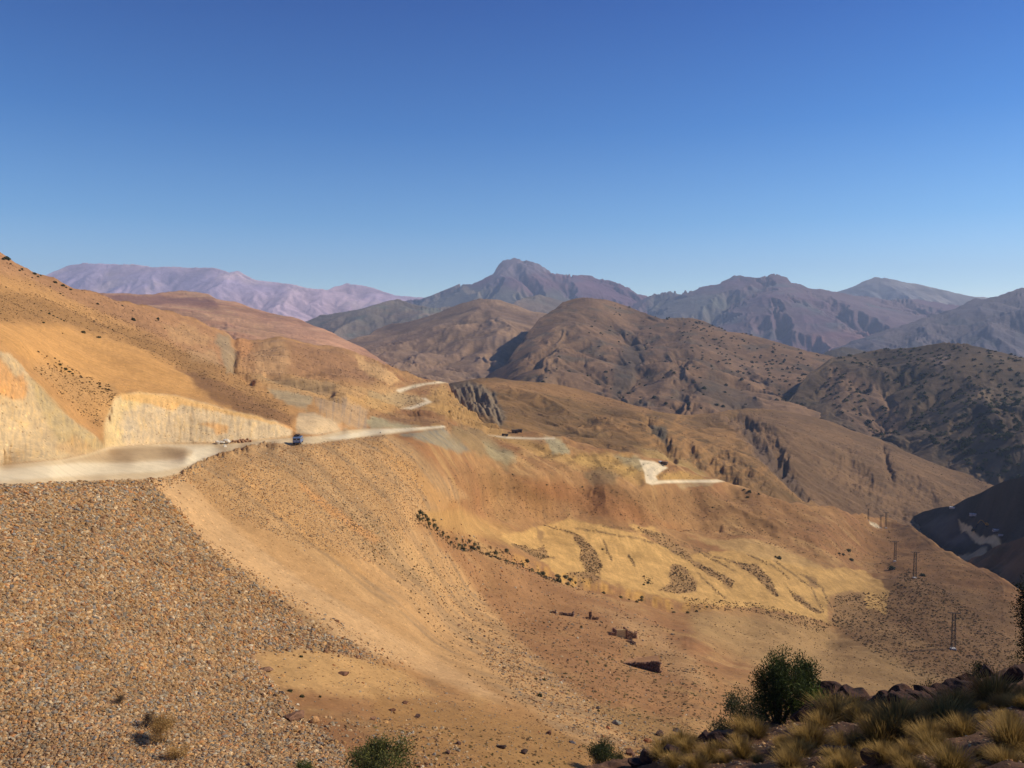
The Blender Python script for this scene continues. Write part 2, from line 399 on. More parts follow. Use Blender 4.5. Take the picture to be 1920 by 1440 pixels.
def mid_paint(PX, PY, V, E, T):
    col = far_paint((118, 90, 70), (130, 98, 74), (98, 82, 68), 150, 52, 1.08)(PX, PY, V, E, T)
    return patches(col, PX, PY, [
        ([(1180, 640), (1215, 650), (1190, 720), (1145, 760), (1150, 700)], (70, 66, 56), 8, .6),
        ([(1330, 700), (1400, 740), (1450, 800), (1380, 790), (1300, 740)], (72, 66, 54), 10, .5),
        ([(1040, 740), (1020, 690), (1060, 570), (1075, 590), (1050, 680)], (150, 118, 84), 10, .4),
        ([(1540, 740), (1620, 780), (1690, 830), (1620, 830), (1540, 790)], (138, 106, 76), 10, .5)], 8)
sheet('hill', [(840, 745), (900, 715), (950, 680), (985, 630), (1010, 600), (1035, 582), (1055, 566), (1080, 559), (1110, 557), (1140, 561), (1180, 575), (1215, 588), (1240, 598), (1265, 596), (1290, 595), (1320, 601), (1345, 612), (1362, 622), (1390, 626), (1420, 632), (1450, 640), (1480, 648), (1510, 656), (1545, 662), (1590, 672), (1650, 700), (1750, 760), (1850, 860)],
      [(840, 820), (1300, 900), (1600, 960), (1850, 1010)],
      [(840, 745, 1500), (1000, 600, 1850), (1110, 557, 2000), (1290, 596, 1900), (1420, 632, 1750), (1560, 665, 1650), (1650, 700, 1500), (1750, 760, 1350), (1850, 860, 1150),
       (840, 820, 1000), (1000, 720, 1200), (1130, 740, 1150), (1230, 770, 1080), (1300, 780, 1020), (1450, 790, 1050), (1560, 800, 1080), (1650, 830, 1050), (1300, 900, 950), (1600, 960, 900), (1850, 1010, 850),
       (1100, 650, 1600), (1180, 640, 1750), (1260, 680, 1430), (1400, 700, 1420)],
      1.8, 220, M_mid, mid_paint, fold=24, fold_l=420, ero=19, ero_l=200, octs=6, back=(700, 260, 8), seed=55, jag=1.5, key='ridge', label='large brown ridge dotted with dark bushes across the valley', sharp=.12)

sheet('hill', [(1500, 690), (1530, 670), (1555, 658), (1580, 650), (1605, 653), (1640, 664), (1700, 700)], [(1500, 740), (1700, 760)],
      [(1500, 690, 2500), (1580, 650, 2600), (1700, 700, 2500), (1500, 740, 2100), (1700, 760, 2100)], 2, 40, M_mid,
      far_paint((98, 84, 70), (108, 90, 74), (84, 76, 64), 120, 61, .7), fold=10, fold_l=300, ero=16, ero_l=160, back=(500, 150, 6), seed=62, jag=1.2, label='small dark cone hill behind the bushy ridge')

sheet('hill', [(1470, 760), (1520, 700), (1560, 672), (1600, 668), (1625, 660), (1650, 656), (1700, 653), (1740, 649), (1780, 646), (1815, 648), (1850, 659), (1885, 667), (1920, 673), (1990, 690), (2080, 720)],
      [(1470, 860), (1600, 900), (1750, 960), (2080, 1040)],
      [(1470, 760, 1150), (1560, 672, 1350), (1700, 653, 1350), (1780, 646, 1300), (1920, 673, 1200), (2080, 720, 1050), (1470, 860, 930), (1600, 760, 1120), (1640, 720, 1230), (1700, 810, 980), (1860, 780, 930), (1860, 910, 800), (1700, 900, 870), (2080, 1030, 650), (2080, 860, 780), (1980, 800, 860)],
      1.8, 190, M_mid, lambda *a: patches(far_paint((100, 80, 64), (110, 88, 68), (84, 72, 60), 110, 66, .92)(*a), a[0], a[1], [
          ([(1740, 680), (1790, 670), (1780, 690), (1760, 705)], (150, 122, 98), 4, .6),
          ([(1560, 690), (1690, 760), (1690, 830), (1600, 790), (1540, 740)], (142, 108, 80), 10, .5)], 9),
      fold=30, fold_l=280, ero=15, ero_l=140, octs=6, back=(600, 200, 8), seed=68, jag=1.5, key='bushy', label='dark ridge thickly dotted with bushes on the right', sharp=.12)

def ridge_shape(V, PX, PY, T):
    pass
def ridge_paint(PX, PY, V, E, T):
    x, y, z = V[..., 0], V[..., 1], V[..., 2]
    col = far_paint((140, 104, 68), (152, 112, 72), (128, 98, 66), 60, 71, .85)(PX, PY, V, E, T)
    st = noise(z/2.2+1.2*fbm(x/30, y/30, 3, 5), x/60, 77)                   # terraces
    m = (1-ss(-20, 20, sdf([(1080, 800), (1260, 770), (1390, 800), (1480, 900), (1360, 900), (1150, 850)], PX, PY)))
    col = mix(col, lin((178, 130, 76))*.85, ss(0, .3, st)*m*.7)
    return patches(col, PX, PY, [
        ([(1340, 780), (1500, 765), (1900, 900), (1700, 1000), (1560, 960), (1430, 860), (1370, 800)], (120, 92, 66), 12, .6),
        ([(832, 722), (880, 712), (930, 735), (950, 790), (935, 800), (870, 768)], (128, 112, 88), 5, .7),
        ([(1210, 790), (1250, 800), (1250, 830), (1225, 815)], (84, 78, 62), 4, .8),
        ([(1385, 770), (1420, 810), (1470, 860), (1520, 920), (1490, 920), (1420, 850), (1390, 800)], (92, 74, 58), 6, .7),
        ([(1190, 830), (1230, 835), (1300, 870), (1340, 900), (1290, 890), (1230, 870)], (176, 140, 82), 8, .8),
        ([(900, 715), (1050, 722), (1230, 765), (1210, 775), (1040, 745), (920, 730)], (176, 128, 78), 6, .5)], 10, 6)
def gullies(V, PX, PY, T):
    for pts, w, dp in (([(1372, 780), (1400, 800), (1425, 830), (1455, 860), (1475, 890), (1510, 925)], 12, 8), ([(1400, 790), (1440, 815), (1470, 860)], 8, 5), ([(1215, 790), (1228, 812), (1250, 835), (1262, 860)], 9, 5), ([(1656, 835), (1662, 870), (1672, 900)], 5, 5),
                       ([(1330, 860), (1365, 890), (1400, 930)], 10, 6), ([(1350, 850), (1400, 885), (1440, 925)], 10, 5), ([(1560, 880), (1640, 930), (1690, 960)], 16, 4), ([(1590, 850), (1600, 880), (1630, 900)], 9, 3), ([(1700, 900), (1750, 940)], 9, 3), ([(1290, 840), (1310, 870)], 6, 4)):
        d = linedist(pts, PX+9*fbm(PX/14, PY/14, 4, 3), PY+5*fbm(PX/12, PY/12, 4, 4))
        g = np.exp(-(d/w)**2)
        V[..., 2] -= dp*g*(.8+.5*fbm(PX/22, PY/16, 3, 8))*ss(0, .06, T)
        V[..., 2] += 1.3*np.exp(-(d/w/2)**2)*fbm(PX/12, PY/12, 4, 18)
    d = sdf([(838, 728), (880, 715), (925, 735), (945, 785), (935, 798), (870, 765)], PX, PY)
    a = PX*.8-PY*.35
    V[..., 2] += (1-ss(-8, 6, d))*(3.2*noise(a/11+.5*fbm(PX/30, PY/20, 3, 1), PY/60, 4)+2*noise(a/5, PY/30, 6)+1.5*fbm(PX/8, PY/10, 4, 7))
sheet('hill', [(800, 760), (828, 728), (845, 716), (875, 711), (900, 708), (930, 708), (960, 712), (1000, 716), (1050, 722), (1090, 731), (1130, 742), (1180, 756), (1230, 770), (1270, 776), (1300, 779), (1340, 776), (1370, 769), (1400, 765), (1430, 765), (1465, 769), (1500, 775), (1530, 781), (1560, 789), (1600, 806), (1650, 824), (1700, 848), (1760, 873), (1820, 893), (1870, 910), (1960, 950)],
      [(800, 820), (950, 850), (1100, 880), (1300, 930), (1500, 980), (1700, 1040), (1960, 1130)],
      [(800, 760, 820), (845, 716, 860), (930, 708, 880), (1130, 742, 900), (1300, 779, 880), (1430, 765, 960), (1560, 789, 930), (1700, 848, 870), (1870, 910, 800), (1960, 950, 760),
       (800, 820, 600), (880, 775, 620), (950, 810, 560), (1100, 840, 540), (1200, 850, 545), (1300, 890, 560), (1420, 925, 580), (1550, 950, 640), (1700, 990, 660), (1960, 1130, 600), (1500, 980, 580), (1300, 930, 540),
       (1400, 850, 690), (1480, 850, 740), (1050, 780, 690), (1250, 820, 660)],
      1.6, 230, M_mid, ridge_paint, fold=10, fold_l=150, ero=4.5, ero_l=85, octs=5, back=(350, 140, 8), seed=74, jag=1.0, shape=gullies, key='spur', label='long brown spur with eroded gullies beyond the terraces')

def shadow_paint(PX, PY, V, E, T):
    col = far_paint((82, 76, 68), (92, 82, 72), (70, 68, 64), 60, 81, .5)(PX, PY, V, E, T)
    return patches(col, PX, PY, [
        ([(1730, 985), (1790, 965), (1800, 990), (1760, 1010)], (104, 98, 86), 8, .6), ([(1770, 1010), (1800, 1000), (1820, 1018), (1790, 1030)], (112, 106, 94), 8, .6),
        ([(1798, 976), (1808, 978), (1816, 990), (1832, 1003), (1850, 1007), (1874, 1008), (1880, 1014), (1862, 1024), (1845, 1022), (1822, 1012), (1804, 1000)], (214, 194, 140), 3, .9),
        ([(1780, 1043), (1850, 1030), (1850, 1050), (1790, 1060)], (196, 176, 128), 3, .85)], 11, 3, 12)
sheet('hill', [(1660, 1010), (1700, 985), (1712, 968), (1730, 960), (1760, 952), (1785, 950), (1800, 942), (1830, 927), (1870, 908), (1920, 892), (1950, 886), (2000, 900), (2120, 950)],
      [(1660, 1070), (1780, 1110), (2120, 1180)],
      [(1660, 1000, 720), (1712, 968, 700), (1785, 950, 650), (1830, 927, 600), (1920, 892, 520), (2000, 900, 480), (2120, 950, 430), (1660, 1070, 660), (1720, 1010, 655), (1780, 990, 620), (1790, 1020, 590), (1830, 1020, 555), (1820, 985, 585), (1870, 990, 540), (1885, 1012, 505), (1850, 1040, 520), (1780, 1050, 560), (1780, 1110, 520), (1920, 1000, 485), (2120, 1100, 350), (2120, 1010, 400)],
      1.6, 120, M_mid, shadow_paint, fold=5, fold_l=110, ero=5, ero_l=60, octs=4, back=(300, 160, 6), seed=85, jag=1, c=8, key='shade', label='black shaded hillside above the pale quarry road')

sheet('hill', [(1780, 1085), (1805, 1065), (1822, 1048), (1845, 1040), (1865, 1028), (1895, 1015), (1925, 1003), (1980, 1000), (2080, 1010)],
      [(1780, 1150), (2080, 1300)], [(1780, 1085, 450), (1865, 1028, 440), (1925, 1003, 420), (2080, 1010, 370), (1780, 1150, 430), (1900, 1110, 392), (2080, 1300, 280)],
      1.6, 90, M_mid, far_paint((118, 92, 68), (132, 104, 76), (84, 74, 58), 26, 88, .8), fold=5, fold_l=50, ero=5, ero_l=34, octs=5, back=(200, 120, 6), seed=89, jag=2, label='small stony hill at the right edge below the dark slope')
# ============================================================ NEAR SLOPES
M_near = terrain_mat('stony_soil', [14, 1.6, .35], .17, .55, .9, .16, speck=[(.45, .12, (.62, .56, .5)), (.6, .07, (1.3, 1.27, 1.2))])
M_road = terrain_mat('dusty_road', [16, 2.2], .07, .2, .8, .05)

ROADS = [
 [(-150, 876), (0, 873), (120, 861), (165, 851), (200, 839), (300, 832), (400, 832), (440, 831), (500, 824), (545, 821), (600, 817), (640, 808), (700, 803), (760, 803), (830, 798), (837, 801), (780, 808), (720, 815), (640, 825), (590, 832), (545, 834), (515, 830), (470, 838), (430, 849), (385, 863), (350, 885), (290, 898), (200, 901), (0, 909), (-150, 913)],
 [(745, 730), (778, 721), (830, 714), (841, 717), (800, 721), (770, 729), (750, 736), (742, 733)],
 [(752, 766), (778, 760), (798, 752), (790, 747), (798, 746), (810, 754), (795, 760), (770, 768)],
 [(915, 816), (960, 819), (1010, 821), (1040, 820), (1041, 823), (1000, 824), (950, 822)],
 [(1198, 862), (1225, 865), (1240, 871), (1252, 877), (1240, 884), (1229, 893), (1234, 901), (1262, 900), (1300, 900), (1345, 899), (1362, 902), (1340, 905), (1290, 905), (1245, 906), (1222, 909), (1211, 905), (1208, 885)],
 [(1630, 978), (1642, 981), (1652, 990), (1644, 990), (1632, 984)],
]
def in_road(x, y):
    m = np.zeros(x.shape, bool)
    for r in ROADS: m |= sdf(r, x, y) < .4
    return m

CREST = [(-160, 380), (-60, 430), (0, 470), (15, 480), (30, 490), (60, 508), (100, 522), (125, 534), (150, 545), (190, 557), (225, 563), (260, 569), (330, 588), (400, 612), (440, 633), (480, 635), (530, 636), (560, 640), (600, 647), (640, 655), (660, 662), (700, 675), (750, 697), (790, 709), (820, 714), (840, 718), (846, 732), (856, 748), (872, 766), (900, 788), (930, 800), (950, 806), (1000, 812), (1060, 822), (1120, 842), (1200, 852), (1260, 868), (1300, 884), (1360, 903), (1400, 914), (1450, 929), (1500, 940), (1550, 950), (1610, 966), (1650, 971), (1680, 976), (1710, 990), (1760, 1020), (1830, 1058), (1900, 1098), (1930, 1116), (2000, 1160), (2100, 1230)]
near_ctrl = [
 # skyline
 (-160, 380, 330), (0, 470, 340), (60, 508, 350), (100, 522, 360), (190, 557, 400), (260, 569, 470), (330, 588, 540), (440, 633, 620), (530, 636, 700), (600, 647, 760), (700, 675, 800), (840, 718, 850), (856, 748, 700), (900, 788, 520), (950, 806, 450), (1060, 822, 430), (1200, 852, 440), (1300, 884, 470), (1360, 903, 480), (1450, 929, 470), (1550, 950, 500), (1650, 971, 600), (1710, 990, 545), (1760, 1020, 475), (1830, 1058, 405), (1900, 1098, 352), (2100, 1230, 330),
 # road, outer edge
 (-160, 914, 70), (0, 909, 80), (100, 905, 88), (200, 901, 99), (290, 898, 112), (350, 885, 126), (385, 863, 136), (430, 849, 145), (470, 838, 152), (515, 830, 159), (560, 832, 165), (590, 832, 168), (640, 825, 184), (720, 815, 214), (780, 808, 250), (835, 800, 310),
 # road, inner edge
 (-160, 876, 80), (0, 873, 91), (120, 861, 103), (165, 851, 114), (200, 839, 136), (250, 833, 144), (300, 832, 151), (350, 831, 155), (400, 831, 158), (450, 829, 162), (500, 823, 168), (545, 820, 174), (600, 816, 184), (640, 808, 201), (700, 803, 236), (760, 802, 262), (250, 860, 125), (350, 850, 136), (100, 880, 93),
 # the cut in front of the bay
 (-160, 640, 90), (-160, 760, 86), (0, 660, 107), (30, 684, 109), (0, 760, 99), (60, 720, 110), (100, 765, 111), (140, 800, 113), (180, 830, 120), (80, 800, 105), (60, 690, 122), (120, 740, 129), (170, 790, 134), (203, 836, 137),
 # the long cut, its top
 (215, 745, 147), (260, 738, 154), (330, 745, 162), (400, 757, 166), (440, 767, 169), (470, 775, 169), (510, 786, 175), (545, 802, 178), (300, 725, 168),
 (600, 772, 195), (650, 800, 206), (600, 795, 189), (575, 795, 184), (562, 788, 184), (625, 785, 202), (640, 745, 280), (690, 790, 262), (600, 745, 262), (560, 745, 240),
 # the hillside above
 (0, 600, 140), (0, 540, 205), (-160, 500, 200), (100, 620, 178), (160, 700, 150), (60, 640, 140), (200, 650, 205), (300, 650, 260), (300, 700, 190), (400, 720, 195), (450, 745, 188), (520, 765, 187), (548, 788, 182), (430, 690, 300), (500, 725, 270), (250, 600, 350), (340, 640, 350), (430, 660, 460), (440, 690, 340),
 # up valley
 (500, 670, 520), (560, 690, 450), (600, 700, 470), (660, 720, 450), (720, 700, 600), (620, 735, 330), (700, 765, 330), (700, 740, 430), (750, 733, 600), (770, 767, 430), (810, 753, 500), (800, 720, 720), (790, 790, 320), (740, 790, 290), (850, 790, 380), (870, 815, 340), (900, 830, 360), (960, 870, 340), (930, 815, 420), (1040, 821, 420), (1080, 860, 390), (1100, 835, 430),
 (1200, 863, 425), (1250, 877, 440), (1225, 900, 400), (1345, 901, 455), (1150, 880, 386), (850, 860, 270), (900, 900, 300), (1000, 900, 330),
 # the fill slope and its foot
 (-160, 1440, 44), (0, 1440, 48), (0, 1200, 56), (0, 1050, 65), (200, 1440, 48), (200, 1200, 63), (200, 1050, 76), (300, 980, 97), (400, 1440, 49), (400, 1200, 76), (400, 1050, 98), (420, 960, 122), (480, 1225, 80), (500, 1440, 50), (500, 1100, 102), (520, 900, 141), (560, 1000, 128), (600, 1440, 51), (600, 1200, 91), (620, 880, 160), (650, 960, 147), (700, 1440, 52), (700, 1230, 94), (700, 1100, 128), (700, 880, 178), (740, 940, 168), (760, 850, 208), (800, 980, 184), (800, 1100, 145), (800, 1250, 105), (850, 900, 235), (850, 950, 216),
 # gully, fields, far side
 (850, 1000, 206), (850, 1015, 203), (950, 1045, 232), (1000, 1065, 250), (1100, 1098, 265), (1200, 1122, 268), (1280, 1140, 272), (1400, 1170, 276), (1550, 1215, 282), (900, 960, 300), (1000, 1000, 320), (1050, 970, 340), (1150, 1020, 330), (1150, 960, 352), (1300, 1050, 345), (1400, 1010, 385), (1500, 1060, 370), (1450, 1110, 320), (1640, 1110, 358), (1640, 1150, 325), (1550, 1150, 310), (1300, 960, 420), (1400, 960, 430), (1550, 1000, 420), (1000, 940, 330), (1100, 920, 368),
 (1661, 992, 580), (1678, 1056, 428), (1715, 1086, 380), (1787, 1222, 264), (1700, 1170, 306), (1850, 1150, 318), (1900, 1200, 284), (2100, 1300, 250), (1720, 1290, 205), (1900, 1290, 220),
 (900, 1100, 206), (900, 1200, 142), (900, 1300, 96), (1000, 1150, 200), (1064, 1152, 205), (1100, 1250, 148), (1165, 1195, 188), (1237, 1266, 160), (1237, 1245, 172), (1300, 1200, 205), (1300, 1300, 138), (1165, 1245, 163), (1200, 1240, 170), (1350, 1250, 185), (1450, 1250, 200), (1600, 1260, 220), (1450, 1340, 135), (1550, 1330, 155), (1300, 1390, 96),
 (800, 1440, 54), (900, 1440, 58), (1000, 1440, 64), (1100, 1440, 70), (1100, 1360, 94), (1300, 1440, 84), (1600, 1440, 110), (2000, 1440, 150),
 (-160, 1560, 36), (300, 1560, 40), (800, 1560, 44), (1300, 1560, 62), (2100, 1560, 110),
]
GULLY = [(765, 968), (800, 985), (830, 1000), (860, 1018), (900, 1030), (940, 1042), (975, 1052), (1010, 1068), (1035, 1078), (1070, 1090), (1100, 1097), (1150, 1108), (1200, 1120), (1255, 1137), (1300, 1141), (1360, 1146), (1420, 1160), (1480, 1178), (1550, 1200), (1620, 1235)]
FILL = [(-160, 913), (0, 909), (200, 901), (290, 898), (350, 885), (385, 863), (430, 849), (470, 838), (515, 830), (590, 832), (640, 825), (720, 815), (770, 840), (850, 915), (880, 935), (800, 960), (780, 985), (860, 1060), (960, 1190), (1080, 1300), (1190, 1400), (1100, 1400), (950, 1300), (800, 1230), (690, 1225), (640, 1200), (560, 1215), (480, 1225), (520, 1290), (600, 1370), (660, 1440), (700, 1600), (-160, 1600)]
GRAVEL = [(-160, 915), (0, 911), (200, 903), (285, 900), (330, 950), (370, 1005), (430, 1060), (520, 1120), (600, 1180), (660, 1205), (700, 1240), (640, 1230), (560, 1215), (470, 1222), (500, 1270), (560, 1330), (640, 1400), (680, 1470), (700, 1600), (-160, 1600)]
FIELD_LINES = [[(1080, 990), (1130, 998), (1200, 1010), (1250, 1025), (1280, 1045)], [(1130, 985), (1200, 995), (1245, 1002)], [(1300, 1030), (1335, 1048), (1380, 1072)], [(1240, 1000), (1300, 1025), (1340, 1045), (1400, 1060)], [(1400, 1040), (1450, 1062), (1480, 1085)], [(1500, 1075), (1540, 1100), (1560, 1140)], [(1020, 985), (1060, 995), (1075, 1000)], [(1450, 1050), (1520, 1100), (1545, 1150)], [(1130, 1010), (1140, 1035), (1148, 1050)], [(1180, 1040), (1190, 1060)], [(1310, 1075), (1345, 1110), (1360, 1120)], [(960, 1020), (1000, 1040), (1040, 1045)]]
EDIR = np.array([.22, .975])

def emask(PX, PY, V):
    d = np.full(PX.shape, 1e9)
    for r in ROADS: d = np.minimum(d, sdf(r, PX, PY))
    f = sdf([(930, 1000), (1040, 960), (1300, 1000), (1500, 1040), (1680, 1100), (1660, 1160), (1300, 1160), (1000, 1070)], PX, PY)
    return (1-.55*(1-ss(700, 800, PX)))*(1-.8*ss(1450, 1600, PX))*(.12+.88*ss(4, 40, PY-np.interp(PX, [q[0] for q in CREST], [q[1] for q in CREST])+1000*(PX > 840)))*(.12+.88*ss(230, 430, V[..., 1]))*ss(0, 18, d)*(.12+.88*ss(-10, 20, f))*(1-.8*(1-ss(-6, 20, sdf(FILL, PX, PY))))
def cut_face(GX, GY, lg):
    I = lambda t: np.interp(GX, [q[0] for q in t], [q[1] for q in t])
    top = I([(200, 834), (207, 790), (217, 747), (260, 738), (330, 745), (400, 757), (470, 775), (510, 786), (545, 802), (552, 802), (566, 772), (600, 775), (650, 800), (664, 806)])
    base = I([(200, 840), (250, 834), (300, 833), (400, 832), (450, 830), (500, 824), (545, 821), (600, 817), (650, 808), (664, 806)])
    Yt = I([(200, 137), (217, 147), (260, 154), (330, 161), (400, 165), (470, 169), (510, 173), (545, 177), (554, 179.5), (562, 182), (600, 188), (650, 203), (664, 208)])
    Yb = I([(200, 136), (250, 144), (300, 151), (350, 155), (400, 158), (450, 162), (500, 168), (545, 174), (600, 183), (650, 200), (664, 207)])
    f = np.clip((GY-top)/np.maximum(base-top, 1), -.3, 1.15)
    L_ = np.log(Yt+(Yb-Yt)*f)
    m = ss(-10, 0, GY-top)*(1-ss(0, 8, GY-base))*ss(196, 206, GX)*(1-ss(530, 552, GX))
    return lg*(1-m)+L_*m
def hard(PX, PY):
    d = np.full(PX.shape, 1e9)
    for r in ROADS[:1]: d = np.minimum(d, sdf(r, PX, PY))
    d = np.minimum(d, sdf([(-160, 640), (0, 650), (50, 680), (110, 760), (200, 760), (225, 738), (400, 752), (470, 770), (545, 800), (545, 815), (440, 829), (300, 832), (0, 872), (-160, 875)], PX, PY)+4)
    return 1-ss(0, 28, d)
def near_shape(V, PX, PY, T):
    x, y = V[..., 0].copy(), V[..., 1].copy()
    rd = np.full(PX.shape, 1e9)
    for r in ROADS: rd = np.minimum(rd, sdf(r, PX, PY))
    off = ss(0, 14, rd)
    dist = np.clip(y/150, .3, 4)
    soft = 1-(1-ss(-10, 10, sdf([(960, 1030), (1100, 960), (1300, 1000), (1500, 1050), (1660, 1110), (1640, 1150), (1550, 1120), (1560, 1170), (1300, 1140), (1050, 1090)], PX, PY)))*.75
    fill = 1-ss(-6, 6, sdf(FILL, PX, PY))
    n = (1.5*fbm(x/45, y/45, 3, 101)+.55*fbm(x/13, y/13, 3, 102)*(1-.6*fill)+.22*fbm(x/3.6, y/3.6, 3, 103)*(1-.4*fill))*soft
    far = ss(230, 420, y)*soft
    n = n+far*(3.2*fbm(x/70, y/70, 3, 104)+.9*fbm(x/22, y/22, 4, 105))
    u = x*EDIR[0]+y*EDIR[1]
    n = n+fill*(.32*noise(u/7+.15*fbm(x/40, y/40, 2, 8), x/90, 106)+.10*noise(u/2.3, x/60, 107)+.06*noise(u/.9, x/40, 108))
    V[..., 2] += off*n*np.clip(dist, .3, 1.2)
    # vertical tool marks on the cuts
    cut = np.minimum(sdf([(-160, 640), (0, 655), (40, 690), (100, 765), (200, 838), (0, 872), (-160, 875)], PX, PY), sdf([(205, 835), (225, 742), (400, 757), (545, 803), (545, 820), (440, 829), (300, 831)], PX, PY))
    cut = np.minimum(cut, sdf([(555, 770), (600, 772), (700, 760), (720, 800), (640, 807), (560, 818)], PX, PY))
    cm = (1-ss(-4, 3, cut))
    V[..., 1] += cm*(.2*noise(PX/9., PY/50, 111)+.12*noise(PX/3.6, PY/20, 112)+.35*fbm(PX/24, PY/14, 4, 113))
    # the dry stream bed and its bank
    g = linedist(GULLY, PX+5*fbm(PX/18, PY/18, 3, 9), PY+3*fbm(PX/14, PY/14, 3, 10))
    V[..., 2] -= 1.3*np.exp(-(g/5.5)**2)*ss(760, 900, PX)*(1-.95*ss(1250, 1330, PX))
    # small ravines up the valley
    for pts, ww, dp in (([(437, 630), (440, 660), (436, 690), (470, 712)], 7, 2.5), ([(500, 700), (560, 720), (620, 738)], 6, 2), ([(1350, 990), (1300, 985), (1250, 980)], 5, 2)):
        d = linedist(pts, PX+4*fbm(PX/12, PY/12, 3, 3), PY)
        V[..., 2] -= dp*np.exp(-(d/ww)**2)
    # knolls
    for cx, cy_, rx, ry, h in ((900, 828, 45, 24, 3), (960, 860, 30, 16, 2), (530, 660, 40, 25, 4), (640, 670, 60, 18, 4)):
        V[..., 2] += h*np.exp(-((PX-cx)/rx)**2-((PY-cy_)/ry)**2)*off
    # crushed-rock crest of the fill, thrown up along the road edge
    e = linedist([(345, 888), (380, 866), (430, 850), (500, 832)], PX, PY-2)
    V[..., 2] += .9*np.exp(-(e/5)**2)*(.6+.8*fbm(PX/6, PY/6, 2, 12))

def near_paint(PX, PY, V, E, T):
    x, y, z = V[..., 0], V[..., 1], V[..., 2]
    n1 = fbm(x/60, y/60, 4, 120); n2 = fbm(x/15, y/15, 4, 121); n3 = fbm(x/4, y/4, 3, 122)
    col = mix(np.broadcast_to(lin((176, 124, 76)), V.shape).copy(), lin((160, 106, 66)), ss(-.3, .3, n1))
    col = mix(col, lin((190, 142, 88)), .7*ss(.0, .4, n2))
    col = mix(col, lin((142, 104, 70)), .5*ss(.1, .4, -n3))
    left = 1-ss(560, 760, PX-(PY-700)*.2)
    up = (1-ss(780, 860, PY))*left
    col = mix(col, lin((206, 146, 86)), .75*up)
    u = x*EDIR[0]+y*EDIR[1]
    Z = []
    A = Z.append
    # hillside above the road
    A(([(-160, 370), (0, 460), (190, 552), (330, 585), (430, 625), (440, 660), (420, 700), (330, 650), (200, 590), (60, 530), (-160, 460)], (172, 120, 86), 12, .8))
    A(([(-160, 600), (0, 600), (120, 612), (250, 650), (330, 690), (380, 740), (300, 742), (230, 738), (100, 690), (0, 655), (-160, 640)], (214, 150, 84), 8, .8))
    A(([(-160, 520), (0, 540), (150, 590), (300, 640), (430, 690), (520, 760), (545, 800), (470, 772), (380, 720), (330, 680), (230, 640), (90, 600), (-160, 590)], (158, 112, 68), 10, .75))
    A(([(330, 690), (420, 720), (520, 765), (552, 780), (545, 802), (470, 775), (400, 745)], (142, 98, 66), 5, .85))
    A(([(145, 762), (100, 720), (60, 690), (130, 700), (210, 720), (235, 745), (215, 760), (200, 790), (180, 800)], (190, 138, 86), 5, .7))
    # up valley
    A(([(440, 632), (600, 648), (700, 676), (700, 720), (640, 715), (560, 700), (480, 700), (450, 690)], (168, 118, 84), 10, .65))
    A(([(480, 660), (500, 640), (530, 645), (545, 680), (530, 705), (480, 695)], (204, 152, 104), 7, .7))
    A(([(470, 700), (560, 705), (640, 720), (740, 725), (790, 745), (810, 752), (760, 765), (700, 765), (600, 745), (520, 735)], (200, 150, 96), 8, .8))
    A(([(665, 672), (700, 680), (735, 697), (755, 715), (735, 720), (700, 705), (675, 690)], (214, 162, 106), 3, .9))
    A(([(690, 735), (750, 735), (800, 752), (750, 764), (690, 758)], (186, 152, 106), 5, .8))
    A(([(500, 728), (560, 735), (585, 745), (575, 768), (540, 755)], (176, 156, 122), 4, .8))
    A(([(590, 745), (650, 745), (690, 770), (690, 808), (650, 800), (600, 772)], (188, 150, 112), 4, .8))
    A(([(685, 790), (700, 780), (730, 785), (790, 797), (760, 803), (700, 803)], (172, 162, 126), 4, .8))
    A(([(710, 780), (780, 782), (830, 795), (790, 796), (730, 790)], (154, 112, 74), 4, .8))
    A(([(770, 790), (830, 798), (820, 800)], (214, 160, 84), 2, .7))
    A(([(830, 718), (900, 780), (960, 815), (1080, 850), (1200, 880), (1300, 900), (1200, 900), (1050, 860), (940, 830), (850, 790), (790, 765), (800, 740)], (188, 140, 78), 7, .8))
    A(([(752, 815), (830, 803), (880, 850), (860, 850), (800, 835)], (150, 138, 112), 4, .85))
    A(([(850, 800), (910, 815), (960, 860), (950, 885), (880, 850), (840, 820)], (148, 120, 82), 7, .8))
    A(([(905, 835), (960, 850), (970, 872), (920, 868)], (160, 148, 112), 5, .6))
    A(([(1022, 822), (1050, 821), (1068, 842), (1055, 848), (1035, 845)], (168, 154, 118), 3, .9))
    A(([(1060, 850), (1180, 850), (1230, 880), (1180, 885), (1120, 870), (1080, 862)], (196, 148, 78), 5, .8))
    A(([(1150, 850), (1200, 858), (1210, 882), (1170, 868)], (164, 146, 108), 4, .8))
    A(([(1095, 880), (1130, 874), (1160, 888), (1150, 905), (1110, 905)], (140, 116, 82), 5, .55))
    A(([(1240, 888), (1290, 885), (1340, 900), (1240, 902)], (190, 142, 74), 3, .8))
    A(([(1262, 906), (1340, 905), (1320, 914), (1280, 916)], (176, 146, 104), 3, .7))
    A(([(430, 632), (445, 660), (440, 690), (425, 700), (415, 660), (400, 640), (410, 625)], (150, 134, 106), 4, .7))
    A(([(300, 610), (345, 605), (400, 635), (385, 650), (330, 640)], (196, 146, 98), 5, .6))
    A(([(350, 655), (400, 655), (420, 690), (360, 680)], (196, 150, 104), 5, .6))
    A(([(440, 632), (465, 632), (475, 650), (455, 680), (445, 670)], (206, 136, 84), 4, .7))
    A(([(545, 650), (600, 655), (660, 680), (690, 710), (620, 705), (560, 700), (548, 680)], (156, 108, 76), 9, .5))
    A(([(480, 700), (560, 712), (640, 725), (620, 735), (540, 725)], (150, 122, 90), 4, .6))
    A(([(590, 735), (700, 748), (780, 770), (700, 768), (620, 752)], (206, 150, 84), 4, .6))
